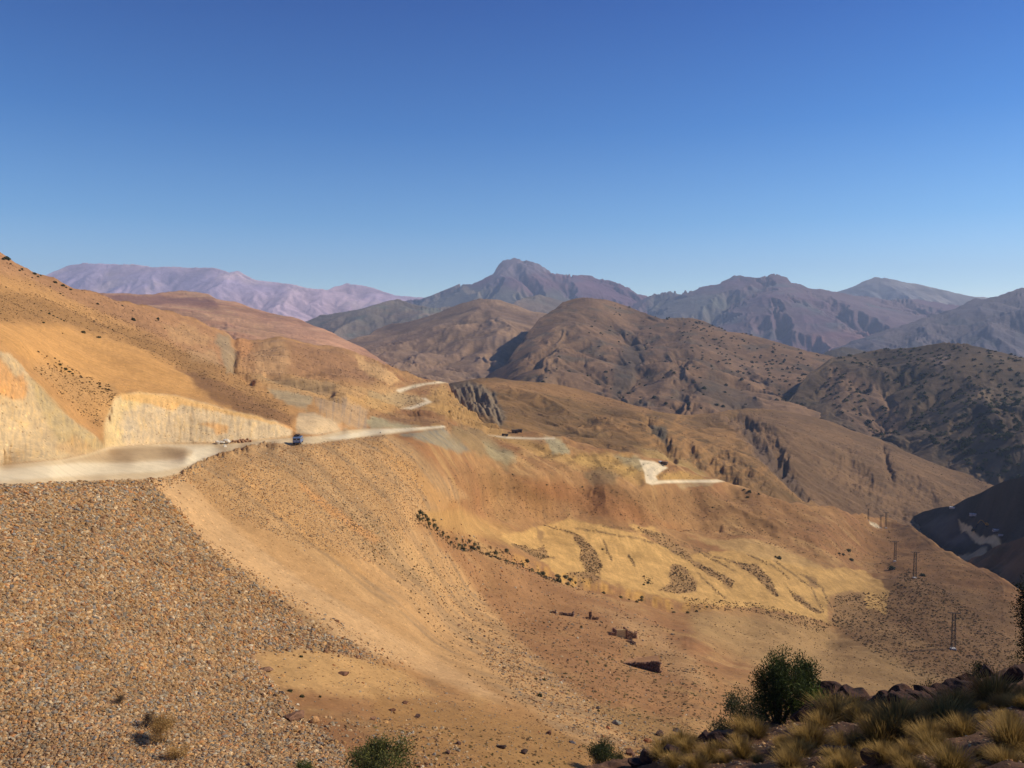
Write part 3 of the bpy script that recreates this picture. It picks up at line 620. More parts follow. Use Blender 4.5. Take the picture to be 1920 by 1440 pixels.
    A(([(700, 775), (800, 785), (830, 797), (730, 790)], (150, 104, 68), 4, .7))
    # slopes between
    A(([(860, 880), (1000, 900), (1200, 920), (1400, 920), (1560, 955), (1500, 1000), (1300, 970), (1100, 950), (930, 930)], (150, 104, 62), 14, .6))
    A(([(960, 895), (1130, 910), (1230, 960), (1280, 985), (1150, 975), (1000, 920)], (160, 94, 52), 12, .5))
    A(([(1600, 990), (1700, 990), (1900, 1105), (1900, 1180), (1750, 1110), (1640, 1060)], (146, 100, 60), 16, .7))
    A(([(1620, 1100), (1700, 1070), (1950, 1150), (1950, 1300), (1760, 1300), (1640, 1230), (1560, 1170)], (134, 96, 62), 16, .75))
    A(([(770, 945), (850, 955), (960, 990), (960, 1020), (880, 1010), (790, 970)], (200, 150, 84), 10, .6))
    # fields
    fieldc = (208, 156, 88)
    A(([(1020, 985), (1060, 972), (1130, 985), (1200, 1005), (1290, 1040), (1400, 1030), (1480, 1055), (1560, 1066), (1620, 1066), (1668, 1110), (1660, 1148), (1625, 1140), (1610, 1110), (1555, 1115), (1550, 1165), (1480, 1150), (1420, 1140), (1290, 1132), (1150, 1095), (1110, 1080), (1050, 1085), (1030, 1060), (1000, 1040), (938, 1012), (945, 998), (1000, 995)], fieldc, 2.5, .95))
    A(([(1290, 1010), (1420, 1012), (1560, 1068), (1480, 1058), (1380, 1035)], (196, 150, 92), 4, .9))
    A(([(1180, 985), (1220, 985), (1240, 1000), (1200, 1003)], fieldc, 3, .8))
    dk = (158, 116, 74)
    for pl in ([(1075, 997), (1090, 1005), (1115, 1030), (1130, 1060), (1125, 1078), (1100, 1070), (1085, 1050), (1090, 1030), (1075, 1010)],
               [(1262, 1055), (1285, 1062), (1305, 1090), (1305, 1108), (1270, 1115), (1235, 1108), (1255, 1095), (1255, 1070)],
               [(1190, 985), (1240, 1000), (1290, 1035), (1300, 1050), (1270, 1040), (1215, 1005)],
               [(1375, 1055), (1420, 1060), (1445, 1085), (1460, 1120), (1450, 1118), (1420, 1085)],
               [(1290, 1045), (1330, 1065), (1378, 1090), (1372, 1105), (1350, 1090), (1300, 1060)],
               [(1475, 1100), (1500, 1120), (1545, 1150), (1530, 1150), (1490, 1125)],
               [(1510, 1080), (1530, 1085), (1535, 1105), (1520, 1100)],
               [(1565, 1110), (1620, 1110), (1625, 1140), (1700, 1180), (1760, 1220), (1640, 1210), (1560, 1165)],
               [(1005, 993), (1018, 1000), (1015, 1018), (1008, 1010)],
               [(1000, 1030), (1020, 1022), (1030, 1045), (1010, 1050), (960, 1020), (985, 1022)],
               [(1060, 1075), (1110, 1070), (1125, 1085), (1110, 1095), (1070, 1090)]):
        A((pl, dk, 2.5, .85))
    A(([(1290, 1140), (1400, 1150), (1560, 1180), (1700, 1240), (1790, 1280), (1700, 1290), (1560, 1300), (1400, 1240), (1300, 1190)], (172, 132, 84), 14, .8))
    # this side of the stream
    A(([(820, 1010), (960, 1060), (1100, 1105), (1230, 1160), (1300, 1260), (1200, 1330), (1050, 1270), (900, 1150)], (164, 112, 72), 20, .7))
    A(([(1120, 1140), (1200, 1160), (1300, 1230), (1340, 1300), (1260, 1270), (1180, 1190)], (190, 146, 98), 14, .5))
    A(([(1165, 1205), (1225, 1210), (1240, 1240), (1170, 1240)], (164, 118, 74), 4, .8))
    A(([(640, 940), (720, 980), (800, 1040), (860, 1110), (820, 1110), (740, 1050), (660, 1000)], (160, 124, 72), 14, .6))
    A(([(480, 1228), (620, 1210), (760, 1260), (820, 1300), (700, 1310), (560, 1290), (505, 1260)], (196, 146, 90), 8, .8))
    A(([(700, 1300), (900, 1320), (1200, 1400), (1200, 1600), (700, 1600)], (164, 116, 64), 20, .7))
    A(([(1100, 1320), (1300, 1350), (1340, 1400), (1200, 1400)], (150, 116, 66), 14, .5))
    col = patches(col, PX, PY, Z, 30)
    # fill slope: chutes of rubble and earth down the fall line
    f = 1-ss(-8, 10, sdf(FILL, PX, PY)+6*fbm(PX/30, PY/30, 3, 44))
    s = noise(u/6.5+.1*fbm(x/25, y/25, 2, 45), x/140, 46)+.4*noise(u/1.9, x/70, 47)+.35*fbm(x/7, y/7, 4, 48)
    fc = mix(np.broadcast_to(lin((192, 142, 92)), V.shape).copy(), lin((166, 128, 90)), ss(-.1, .35, s))
    fc = mix(fc, lin((198, 150, 100)), .5*ss(.15, .5, noise(u/4.1+3, x/70, 48)-.2*s))
    col = mix(col, fc, f*.92)
    col = patches(col, PX, PY, [
        ([(292, 902), (345, 893), (400, 950), (470, 1010), (560, 1080), (680, 1150), (790, 1215), (900, 1280), (960, 1320), (860, 1290), (760, 1245), (690, 1222), (640, 1195), (560, 1130), (470, 1075), (400, 1030), (345, 960)], (204, 156, 108), 8, .8),
        ([(430, 862), (460, 890), (500, 930), (560, 975), (640, 1035), (700, 1090), (640, 1055), (560, 1000), (480, 930)], (206, 146, 84), 5, .5),
        ([(560, 900), (640, 950), (720, 1010), (700, 1010), (620, 960), (565, 915)], (212, 142, 82), 4, .6),
        ([(700, 830), (780, 880), (870, 960), (820, 950), (740, 880)], (196, 138, 78), 8, .6)], 60, 5, 30)
    g = 1-ss(-3, 3, sdf(GRAVEL, PX, PY)+4*fbm(PX/14, PY/14, 3, 49))
    col = mix(col, lin((166, 130, 92)), g*.9)
    # cuts
    col = patches(col, PX, PY, [
        ([(-160, 655), (0, 664), (20, 672), (42, 690), (70, 730), (105, 768), (150, 805), (200, 840), (165, 850), (120, 860), (0, 872), (-160, 875)], (206, 176, 134), 3, .85),
        ([(55, 715), (80, 730), (130, 790), (200, 840), (160, 850), (110, 830), (85, 790), (70, 760)], (186, 158, 112), 6, .8),  # right flank of the front cut, its shade put into the colour
        ([(-160, 680), (0, 676), (12, 690), (30, 712), (44, 706), (52, 735), (46, 752), (25, 752), (0, 738), (-160, 740)], (214, 150, 92), 5, .9),
        ([(100, 840), (140, 820), (175, 845), (140, 855)], (198, 152, 104), 6, .6),
        ([(195, 840), (200, 790), (215, 752), (240, 738), (330, 742), (400, 755), (470, 773), (520, 790), (548, 806), (548, 818), (440, 829), (300, 832)], (208, 182, 146), 4, .85),
        ([(195, 840), (196, 800), (215, 750), (260, 738), (300, 742), (270, 760), (232, 775), (225, 800), (235, 835)], (214, 180, 124), 7, .75),
        ([(225, 738), (330, 742), (400, 756), (480, 775), (545, 804), (480, 782), (400, 766), (340, 760), (325, 772), (290, 762), (230, 752)], (224, 166, 96), 3, .8),
        ([(375, 792), (400, 787), (430, 794), (425, 808), (405, 812), (400, 800)], (214, 150, 88), 3, .7),
        ([(230, 785), (255, 790), (260, 825), (232, 830)], (184, 164, 136), 5, .6),
        ([(555, 812), (556, 785), (562, 770), (590, 770), (630, 788), (652, 805), (600, 815)], (208, 178, 140), 3, .85),
        ([(560, 810), (548, 806), (515, 790), (545, 800)], (222, 150, 90), 2, .6),
        ([(630, 790), (652, 800), (640, 808)], (222, 150, 90), 2, .6)], 70, 2.5, 12)
    cutm = np.minimum(sdf([(205, 835), (225, 745), (400, 760), (545, 806), (545, 820), (440, 829), (300, 831)], PX, PY), sdf([(-160, 660), (0, 665), (40, 692), (100, 765), (200, 838), (0, 872), (-160, 875)], PX, PY))
    cm = (1-ss(-3, 2, cutm))
    s = .6*noise(PX/5+fbm(PX/30, PY/20, 2, 5), PY/30, 131)+.6*fbm(PX/22, PY/9, 4, 132)
    col = mix(col, col*np.array([.80, .82, .88]), cm*ss(.0, .45, s)); col = mix(col, col*np.array([1.12, 1.05, .9]), cm*ss(.0, .45, -s))
    st = 1-ss(-4, 4, sdf([(590, 748), (650, 748), (690, 772), (690, 806), (650, 798), (600, 775)], PX, PY))
    col = mix(col, lin((150, 128, 112)), st*.6*ss(0, .5, noise(PX/4.2+PY/30, PY/60, 133)))
    gr = 1-ss(-3, 3, sdf([(752, 815), (830, 803), (880, 850), (860, 850), (800, 835)], PX, PY))
    col = mix(col, lin((122, 118, 108)), gr*.6*ss(0, .4, noise((PX-PY*1.2)/7, PY/60, 134)))
    # scrub speckle over the fields' surroundings and the far side
    gy = linedist(GULLY, PX+5*fbm(PX/18, PY/18, 3, 9), PY+3*fbm(PX/14, PY/14, 3, 10))
    col = mix(col, lin((206, 146, 66)), (1-ss(2, 9, np.abs(gy-6)))*ss(930, 1000, PX)*(1-ss(1300, 1420, PX))*(PY < np.interp(PX, [q[0] for q in GULLY], [q[1] for q in GULLY])+2)*.75*ss(-.25, .2, fbm(PX/17, PY/30, 4, 66)))
    # thin banks between the fields
    for pts in FIELD_LINES:
        d = linedist(pts, PX+3*fbm(PX/12, PY/12, 3, 61), PY+2*fbm(PX/10, PY/10, 3, 62))
        col = mix(col, lin((136, 102, 66)), (1-ss(.8, 3, d))*.75*ss(-.5, .1, fbm(PX/9, PY/9, 3, 63)))
    st = noise(x/.9+.5*n2, y/9, 160)
    fm = 1-ss(-3, 3, sdf([(938, 1012), (1020, 985), (1130, 985), (1290, 1040), (1480, 1055), (1620, 1066), (1668, 1110), (1650, 1148), (1555, 1115), (1550, 1165), (1290, 1132), (1110, 1080), (1030, 1060)], PX, PY))
    col = col*(1+fm*(.12*st+.3*fbm(x/9, y/9, 5, 161, .65)))[..., None]
    # roads
    for i, r in enumerate(ROADS):
        m = 1-ss(-1.5, 1.5, sdf(r, PX, PY))
        rc = lin((222, 200, 166)) if i else lin((210, 182, 144))
        col = mix(col, rc, m)
    m0 = 1-ss(-1, 1, sdf(ROADS[0], PX, PY))
    R2 = [(( [(-160, 886), (0, 880), (150, 868), (230, 868), (330, 862), (358, 856), (362, 846), (345, 838), (300, 836), (400, 836), (418, 845), (405, 856), (360, 872), (300, 884), (150, 892), (0, 902), (-160, 905)]), (226, 208, 176), 4, .9),
          ([(600, 822), (700, 806), (830, 798), (836, 801), (720, 812), (640, 824)], (226, 208, 176), 2, .9),
          ([(205, 842), (300, 838), (345, 843), (352, 850), (330, 858), (240, 866), (150, 864), (120, 866), (170, 852)], (178, 144, 106), 5, .7),
          ([(1212, 880), (1228, 875), (1222, 892), (1232, 900), (1218, 900)], (190, 172, 150), 2, .6)]
    c2 = patches(col.copy(), PX, PY, R2, 80, 2, 20)
    mr = in_road(PX, PY).astype(float); col = mix(col, c2, mr)
    trk = noise(u/1.1, x/60, 140); col = mix(col, col*.92, m0*ss(0, .4, trk))
    rt_dim = ss(1350, 1750, PX)*ss(900, 1000, PY)  # dimmer light and lens falloff towards the right put into the colour
    col = col*(1-.26*rt_dim)[..., None]
    ter = 1-ss(-10, 14, sdf([(440, 690), (640, 690), (760, 720), (850, 730), (950, 820), (1200, 860), (1340, 895), (1200, 900), (1000, 850), (830, 800), (700, 775), (520, 720)], PX, PY))
    tl = noise(z/1.3+1.1*fbm(x/26, y/26, 3, 150), x/70, 151)
    col = mix(col, col*.62, ter*ss(.26, .5, tl)*.85)
    dd = fbm(x/5., y/11., 5, 152, .65)*ss(200, 330, y)
    col = col*(1+.35*dd)[..., None]
    lum = col@np.array([.25, .65, .1]); tan = lin((178, 138, 88)); tan = tan/(tan@np.array([.25, .65, .1]))
    col = col*.76+.24*lum[..., None]*tan
    return col*np.array([.955, .99, .94])

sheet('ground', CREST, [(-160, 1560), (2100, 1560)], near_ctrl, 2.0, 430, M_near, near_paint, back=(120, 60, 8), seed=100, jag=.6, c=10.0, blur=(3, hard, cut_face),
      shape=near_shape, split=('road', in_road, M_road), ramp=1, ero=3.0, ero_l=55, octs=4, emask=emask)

# ============================================================ FOREGROUND SLOPE
def fg_paint(PX, PY, V, E, T):
    x, y = V[..., 0], V[..., 1]
    n1 = fbm(x/3, y/3, 4, 220); n2 = fbm(x/.7, y/.7, 4, 221)
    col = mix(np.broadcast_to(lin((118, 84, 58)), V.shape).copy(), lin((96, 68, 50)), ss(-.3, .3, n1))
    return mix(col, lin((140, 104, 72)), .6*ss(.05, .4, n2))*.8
def fg_shape(V, PX, PY, T):
    x, y = V[..., 0].copy(), V[..., 1].copy()
    V[..., 2] += .5*fbm(x/5, y/5, 3, 210)+.22*fbm(x/1.4, y/1.4, 4, 211)+.07*fbm(x/.4, y/.4, 3, 212)
M_fg = terrain_mat('foreground_soil', [1.6, .35, .08], .25, .8, .12, .05, speck=[(.14, .2, (.5, .45, .4)), (.09, .16, (1.5, 1.4, 1.25))])
sheet('ground', [(1040, 1530), (1075, 1480), (1100, 1455), (1150, 1440), (1200, 1430), (1270, 1415), (1310, 1392), (1340, 1375), (1420, 1362), (1500, 1345), (1560, 1322), (1640, 1312), (1720, 1310), (1800, 1293), (1860, 1272), (1920, 1262), (2000, 1235), (2120, 1190), (2400, 1050), (2700, 900)],
      [(1040, 1640), (1400, 1800), (2700, 2000)],
      [(1040, 1530, 14), (1100, 1455, 17), (1200, 1430, 20), (1330, 1378, 23), (1500, 1345, 25), (1640, 1312, 26), (1800, 1293, 26.5), (1920, 1262, 27), (2120, 1190, 28), (2700, 900, 30), (1300, 1440, 15), (1500, 1440, 12), (1700, 1440, 9.6), (1900, 1440, 8.6), (1900, 1350, 13.5), (1700, 1360, 15.5), (1040, 1640, 10), (1400, 1700, 5.8), (1900, 1700, 5), (1900, 1900, 4), (2700, 1900, 4.6), (2300, 1400, 11), (2700, 1200, 15)],
      3, 320, M_fg, fg_paint, back=(14, 11, 30), seed=200, jag=0, c=20, shape=fg_shape, key='fore', ramp=1)
n_ = sheet  # (terrain done)

# ============================================================ BUILDERS
class MB:
    def __init__(s): s.V = []; s.F = {3: [], 4: []}; s.C = []; s.n = 0
    def add(s, V, F_, c=(1, 1, 1)):
        V = np.asarray(V, float); F_ = np.asarray(F_); s.V.append(V); s.F[F_.shape[1]].append(F_+s.n); s.n += len(V)
        c = np.asarray(c, float); s.C.append(np.broadcast_to(c, V.shape).copy()); return s
    def box(s, c, d, col=(1, 1, 1), rz=0, taper=1.0):
        x, y, z = np.array(d)/2
        V = np.array([(sx*x*(taper if sz > 0 else 1), sy*y*(taper if sz > 0 else 1), sz*z) for sx in (-1, 1) for sy in (-1, 1) for sz in (-1, 1)])
        V = V @ np.array([[math.cos(rz), math.sin(rz), 0], [-math.sin(rz), math.cos(rz), 0], [0, 0, 1]])+np.array(c)
        return s.add(V, [(0, 1, 3, 2), (4, 6, 7, 5), (0, 4, 5, 1), (2, 3, 7, 6), (0, 2, 6, 4), (1, 5, 7, 3)], col)
    def tube(s, pts, r, k=5, col=(1, 1, 1)):
        pts = np.asarray(pts, float); r = np.broadcast_to(r, len(pts)); n = len(pts); ring = []
        for i, p in enumerate(pts):
            d = pts[min(i+1, n-1)]-pts[max(i-1, 0)]; d = d/(np.linalg.norm(d)+1e-9)
            a = np.cross(d, (0, 0, 1.) if abs(d[2]) < .9 else (1., 0, 0)); a /= np.linalg.norm(a); b = np.cross(d, a)
            th = np.arange(k)/k*6.2832
            ring.append(p+r[i]*(np.cos(th)[:, None]*a+np.sin(th)[:, None]*b))
        V = np.concatenate(ring+[pts[:1], pts[-1:]])
        Fq = [(i*k+j, i*k+(j+1) % k, (i+1)*k+(j+1) % k, (i+1)*k+j) for i in range(n-1) for j in range(k)]
        s.add(V, Fq, col)
        base = s.n-len(V)
        s.F[3].append(np.array([(n*k, (j+1) % k, j) for j in range(k)]+[(n*k+1, (n-1)*k+j, (n-1)*k+(j+1) % k) for j in range(k)])+base)
        return s
    def mesh(s, name, smooth=False):
        fs = [np.concatenate(v) for v in s.F.values() if v]
        return mesh(name, np.concatenate(s.V), fs, np.concatenate(s.C), smooth)
    def build(s, name, mat, parent=None, smooth=False, **pr): return obj(name, s.mesh(name, smooth), mat, parent, **pr)

def ico(sub):
    p = (1+5**.5)/2
    V = [(-1, p, 0), (1, p, 0), (-1, -p, 0), (1, -p, 0), (0, -1, p), (0, 1, p), (0, -1, -p), (0, 1, -p), (p, 0, -1), (p, 0, 1), (-p, 0, -1), (-p, 0, 1)]
    Fc = [(0, 11, 5), (0, 5, 1), (0, 1, 7), (0, 7, 10), (0, 10, 11), (1, 5, 9), (5, 11, 4), (11, 10, 2), (10, 7, 6), (7, 1, 8), (3, 9, 4), (3, 4, 2), (3, 2, 6), (3, 6, 8), (3, 8, 9), (4, 9, 5), (2, 4, 11), (6, 2, 10), (8, 6, 7), (9, 8, 1)]
    V = [np.array(v)/np.linalg.norm(v) for v in V]
    for _ in range(sub):
        cache = {}; nf = []
        def mid(a, b):
            k = (min(a, b), max(a, b))
            if k not in cache:
                m = V[a]+V[b]; V.append(m/np.linalg.norm(m)); cache[k] = len(V)-1
            return cache[k]
        for a, b, c in Fc:
            x, y, z = mid(a, b), mid(b, c), mid(c, a); nf += [(a, x, z), (b, y, x), (c, z, y), (x, y, z)]
        Fc = nf
    return np.array(V), np.array(Fc)
ICO = {k: ico(k) for k in (0, 1, 3)}

def rock_shape(sub, seed, cuts=9, rough=.06):
    r = np.random.default_rng(seed); V, Fc = ICO[sub]; V = V.copy()
    for _ in range(cuts):
        n = r.normal(size=3); n /= np.linalg.norm(n); h = r.uniform(.42, .8)
        d = V@n; V -= np.outer(np.maximum(d-h, 0), n)
    if rough: V *= (1+rough*fbm(V[:, 0]*3+V[:, 2]*2+seed, V[:, 1]*3-V[:, 2], 4, seed))[:, None]
    V *= r.uniform(.75, 1.15, 3)*np.array([1, 1, .8])
    return V, Fc

def rock_mesh(name, seed, c1, c2, sub=3):
    V, Fc = rock_shape(sub, seed, 14, .10)
    n = fbm(V[:, 0]*2.2+seed, V[:, 1]*2.2+V[:, 2]*3, 4, seed)
    return mesh(name, V, [Fc], mix(np.broadcast_to(lin(c1), V.shape).copy(), lin(c2), ss(-.2, .25, n)))

def upright(p): return np.asarray(p, float)

def crown_mesh(name, seed, w, h, n, leaf, ca, cb, lobes=9, wide=.35, hang=0, base=.15, tall=1.0):
    """a bush or tree crown: leaves standing out from many uneven twig clumps"""
    r = np.random.default_rng(seed)
    L = []
    for i in range(lobes):
        a = r.uniform(0, 6.283); q = r.uniform(0, 1)**.5*.62; zz = r.uniform(base, .82)
        k = math.sqrt(max(.05, 1-((zz-.45)/.6)**2))
        L.append((math.cos(a)*q*k, math.sin(a)*q*k, zz, r.uniform(.17, .34)*(1.15-.4*zz)))
    L = np.array(L)
    # twig ends on each lobe, leaves round each twig end
    tw = max(20, n//9); li = r.integers(0, lobes, tw)
    d = r.normal(size=(tw, 3)); d /= np.linalg.norm(d, axis=1)[:, None]; d[:, 2] = d[:, 2]*.8+.18
    rad = L[li, 3]*r.uniform(.55, 1.12, tw)
    T_ = L[li, :3]*np.array([1, 1, 1])+d*rad[:, None]*np.array([1, 1, 1.1*tall])
    ti = r.integers(0, tw, n)
    p = T_[ti]*np.array([w, w, h])+r.normal(size=(n, 3))*leaf*1.3
    p[:, 2] = np.abs(p[:, 2]) if not hang else p[:, 2]
    out = d[ti]+r.normal(size=(n, 3))*.55; out[:, 2] += .25; out /= np.linalg.norm(out, axis=1)[:, None]
    side = np.cross(out, r.normal(size=(n, 3))); side /= np.linalg.norm(side, axis=1)[:, None]+1e-9
    l = leaf*r.uniform(.6, 1.5, n)[:, None]; ww = l*wide
    V = np.stack([p-out*l*.5, p+side*ww*.5, p+out*l*.5, p-side*ww*.5], 1).reshape(-1, 3)
    Fq = np.arange(4*n).reshape(n, 4)
    f = np.clip(r.normal(.45, .3, n)+.35*r.normal(size=tw)[ti]*.6, 0, 1)
    col = np.repeat(lin(ca)*(1-f[:, None])+lin(cb)*f[:, None], 4, 0)
    return mesh(name, V, [Fq], col), L*np.array([w, w, h, w])

def stems_mesh(name, L, r0, seed, extra=8):
    r = np.random.default_rng(seed); m = MB()
    for k in range(len(L)):
        e = L[k, :3]; b = np.array([r.normal()*r0*1.5, r.normal()*r0*1.5, -.15]); mid = b*.5+e*.5+r.normal(size=3)*np.linalg.norm(e)*.08; mid[2] -= .05
        m.tube([b, mid, e], [r0, r0*.6, r0*.25], 5)
        for q in range(extra//2):
            d = r.normal(size=3); d[2] = abs(d[2]); m.tube([e*.75+mid*.25, e+d*L[k, 3]*.55], [r0*.3, r0*.08], 4)
    return m.mesh(name)

def bush(name, label, cat, loc, w, h, n, leaf, ca, cb, seed, lobes=10, r0=.04, group=None, wide=.35, **k):
    loc = np.array(loc, float)
    if loc[1] < 45 and loc[0] > 1:                  # stand it on the bank, whatever hides its foot
        A = LAYERS['fore']['VA'].reshape(-1, 3); g = A[np.argmin((A[:, 0]-loc[0])**2+(A[:, 1]-loc[1])**2), 2]
        if math.hypot(*(A[np.argmin((A[:, 0]-loc[0])**2+(A[:, 1]-loc[1])**2), :2]-loc[:2])) < 1.5: h += max(0, loc[2]-g); loc[2] = g
    t = thing(name, label, cat, tuple(loc), random.uniform(0, 6), group)
    cm, L = crown_mesh('crown', seed, w, h, n, leaf, ca, cb, lobes, wide, **k)
    obj('crown', cm, M_leaf, t); obj('stem', stems_mesh('stem', L, r0, seed), M_bark, t)
    return t

def scatter_in(poly, n, r=rng):
    p = np.array(poly, float); out = []
    while sum(map(len, out)) < n:
        q = np.stack([r.uniform(p[:, 0].min(), p[:, 0].max(), n*2), r.uniform(p[:, 1].min(), p[:, 1].max(), n*2)], 1)
        out.append(q[sdf(poly, q[:, 0], q[:, 1]) < 0])
    return np.concatenate(out)[:n]

def joined(name, bases, pos, size, cols, mat, squash=1.0, tilt=.6, sink=.25, **pr):
    """many small uncountable pieces as one object; bases: list of (V,F)"""
    n = len(pos); which = rng.integers(0, len(bases), n); Vs = []; Fs = []; Cs = []; off = 0
    for b, (V0, F0) in enumerate(bases):
        m = which == b; k = m.sum()
        if not k: continue
        a = rng.uniform(0, 6.283, k); tx = rng.normal(0, tilt, k); ca, sa = np.cos(a), np.sin(a); ct, st = np.cos(tx), np.sin(tx)
        Rz = np.zeros((k, 3, 3)); Rz[:, 0, 0] = ca; Rz[:, 0, 1] = -sa; Rz[:, 1, 0] = sa; Rz[:, 1, 1] = ca; Rz[:, 2, 2] = 1
        Rx = np.zeros((k, 3, 3)); Rx[:, 0, 0] = 1; Rx[:, 1, 1] = ct; Rx[:, 1, 2] = -st; Rx[:, 2, 1] = st; Rx[:, 2, 2] = ct
        S = size[m][:, None]*rng.uniform(.7, 1.25, (k, 3))*np.array([1, 1, squash])
        V = np.einsum('kij,kvj->kvi', Rz@Rx, V0[None]*S[:, None, :])
        V += pos[m][:, None, :]; V[..., 2] -= (size[m]*sink)[:, None]*0
        Vs.append(V.reshape(-1, 3)); Fs.append((F0[None]+(np.arange(k)*len(V0))[:, None, None]).reshape(-1, F0.shape[1])+off)
        Cs.append(np.repeat(cols[m], len(V0), 0)); off += k*len(V0)
    me = mesh(name, np.concatenate(Vs), [np.concatenate(Fs)], np.concatenate(Cs))
    return obj(name, me, mat, **pr)

# ============================================================ LOOSE STONE (uncountable)
SB = [rock_shape(0, 300+i, 3, 0) for i in range(6)]
pal = np.array([lin(c) for c in ((178, 138, 92), (168, 128, 86), (188, 140, 84), (162, 140, 108), (142, 124, 100), (198, 164, 118), (150, 110, 76), (182, 124, 74), (138, 126, 110), (196, 174, 138))])
pw = np.array([.2, .17, .13, .12, .09, .09, .08, .05, .04, .03])
def stones(name, layer, poly, n, s0, s1, label, pxs=False, bright=1.0, powr=2.2, **kw):
    q = scatter_in(poly, n); q = q+rng.normal(0, 1, (n, 2))*np.where(rng.uniform(0, 1, n) < .06, 16, 3.5)[:, None]; dn = fbm(q[:, 0]/70, q[:, 1]/45, 4, 333)+.35*noise((q[:, 0]-q[:, 1]*.9)/16, q[:, 1]/120, 334); ok_ = dn+rng.uniform(-.75, .75, n) < .52
    if layer == 'ground': ok_ &= sdf(ROADS[0], q[:, 0], q[:, 1]) > -1.5
    q = q[ok_]; n = len(q)
    pos = on(layer, q[:, 0], q[:, 1])
    sz = s0+(s1-s0)*rng.uniform(0, 1, n)**powr
    if pxs: sz = sz*pos[:, 1]/F/2
    cols = pal[rng.choice(len(pal), n, p=pw)]*rng.uniform(.72, 1.15, (n, 1))*bright*(1+.25*fbm(q[:, 0]/90, q[:, 1]/60, 3, 335))[:, None]
    pos[:, 2] += sz*.06
    o = joined(name, SB, pos, sz, cols, M_stone, .75, kind='stuff'); o['label'] = label; return o

def gravel():
    A = stones('gravel', 'ground', GRAVEL[:-1]+[(-160, 1560)], 5, .1, .2, 'x')
    bpy.data.objects.remove(A)
    vis = [(max(a, -30), min(b, 1470)) for a, b in GRAVEL]
    stones('gravel', 'ground', vis, 92000, 2.5, 12, 'coarse tan and grey broken rock covering the road embankment', pxs=True, bright=1.0, powr=2.0)
gravel()
stones('rubble', 'ground', [(285, 905), (345, 950), (400, 1010), (470, 1060), (560, 1115), (640, 1165), (700, 1200), (780, 1250), (700, 1250), (640, 1215), (520, 1140), (430, 1080), (360, 1020), (300, 950)], 1500, 2.5, 8, 'stones strayed from the gravel edge onto the earth chute', pxs=True, powr=2.5)
stones('rubble', 'ground', [(520, 1225), (700, 1225), (860, 1300), (900, 1330), (760, 1310), (600, 1300), (520, 1270)], 500, 1.5, 6, 'few small stones on the pale earth patch', pxs=True, powr=3)
stones('rubble', 'ground', [(350, 885), (430, 850), (520, 829), (720, 818), (780, 860), (800, 950), (780, 990), (700, 1050), (640, 1040), (520, 1000), (420, 960), (340, 890)], 16000, 1.6, 4.2, 'fine rubble lying in chutes below the road edge', pxs=True)
stones('rubble', 'ground', [(780, 960), (980, 1050), (1230, 1160), (1330, 1290), (1330, 1400), (1200, 1420), (1100, 1440), (700, 1440), (640, 1330), (760, 1260), (960, 1330), (1160, 1380), (900, 1230), (800, 1100)], 12000, 1.6, 6.5, 'scattered brown stones on the slope below the embankment', pxs=True, powr=3.5, bright=.9)
stones('rubble', 'ground', [(930, 1180), (1020, 1250), (1110, 1310), (1260, 1400), (1200, 1430), (1080, 1370), (980, 1310), (900, 1230)], 2600, 2.5, 8, 'band of coarser broken rock at the foot of the earth chute', pxs=True, powr=2.5)
stones('rubble', 'ground', [(560, 1330), (700, 1340), (860, 1370), (900, 1450), (700, 1450)], 900, 3, 13, 'blocks and stones around the green shrub at the bottom', pxs=True, powr=3.5)
stones('rubble', 'ground', [(280, 902), (345, 888), (390, 866), (350, 900), (300, 915), (0, 925), (0, 908)], 1600, 2, 6, 'thrown-up stones along the road edge', pxs=True, powr=2)
stones('rubble', 'fore', [(1180, 1432), (1340, 1380), (1500, 1350), (1640, 1318), (1920, 1270), (1925, 1445), (1200, 1445)], 5500, 1.5, 9, 'broken stones between the grass tussocks in the foreground', pxs=True, powr=3)

# ============================================================ SCRUB
def leaf_ball(seed, n=26, leaf=.42):
    r = np.random.default_rng(seed); d = r.normal(size=(n, 3)); d /= np.linalg.norm(d, axis=1)[:, None]; d[:, 2] = np.abs(d[:, 2])
    p = d*r.uniform(.45, .85, (n, 1)); s = np.cross(d, r.normal(size=(n, 3))); s /= np.linalg.norm(s, axis=1)[:, None]; u = np.cross(s, d)
    V = np.stack([p-s*leaf*.7, p+u*leaf*.6, p+s*leaf*.7, p-u*leaf*.6+d*.15], 1).reshape(-1, 3)
    return V, np.arange(4*n).reshape(n, 4)
LB = [leaf_ball(400+i, 14, .5) for i in range(5)]
LBB = [leaf_ball(420+i, 34, .36) for i in range(5)]
spal = np.array([lin(c) for c in ((122, 92, 58), (104, 82, 54), (92, 84, 50), (140, 108, 64), (84, 70, 50))])
def scrub(layer, poly, n, a, b, label, powr=2.0, bright=.8, sq=.7, pal_=spal):
    q = scatter_in(poly, n); pos = on(layer, q[:, 0], q[:, 1]); sz = (a+(b-a)*rng.uniform(0, 1, n)**powr)*pos[:, 1]/F/2
    o = joined('scrub', LB, pos, sz, pal_[rng.integers(0, len(pal_), n)]*rng.uniform(.7, 1.2, (n, 1))*bright, M_leaf, sq, .2, kind='stuff'); o['label'] = label
green = np.array([lin(c) for c in ((110, 104, 56), (126, 116, 62), (96, 92, 54))])
scrub('ground', [(640, 930), (860, 1100), (1000, 1160), (1260, 1180), (1400, 1330), (1330, 1400), (1100, 1430), (860, 1260), (740, 1080), (640, 990)], 2600, 2, 7, 'low dry scrub scattered over the brown slope')
scrub('ground', [(1100, 1230), (1340, 1250), (1420, 1330), (1330, 1390), (1150, 1330), (1020, 1290)], 420, 3, 10, 'greenish low plants below the stone wall', 1.5, .9, .55, green)
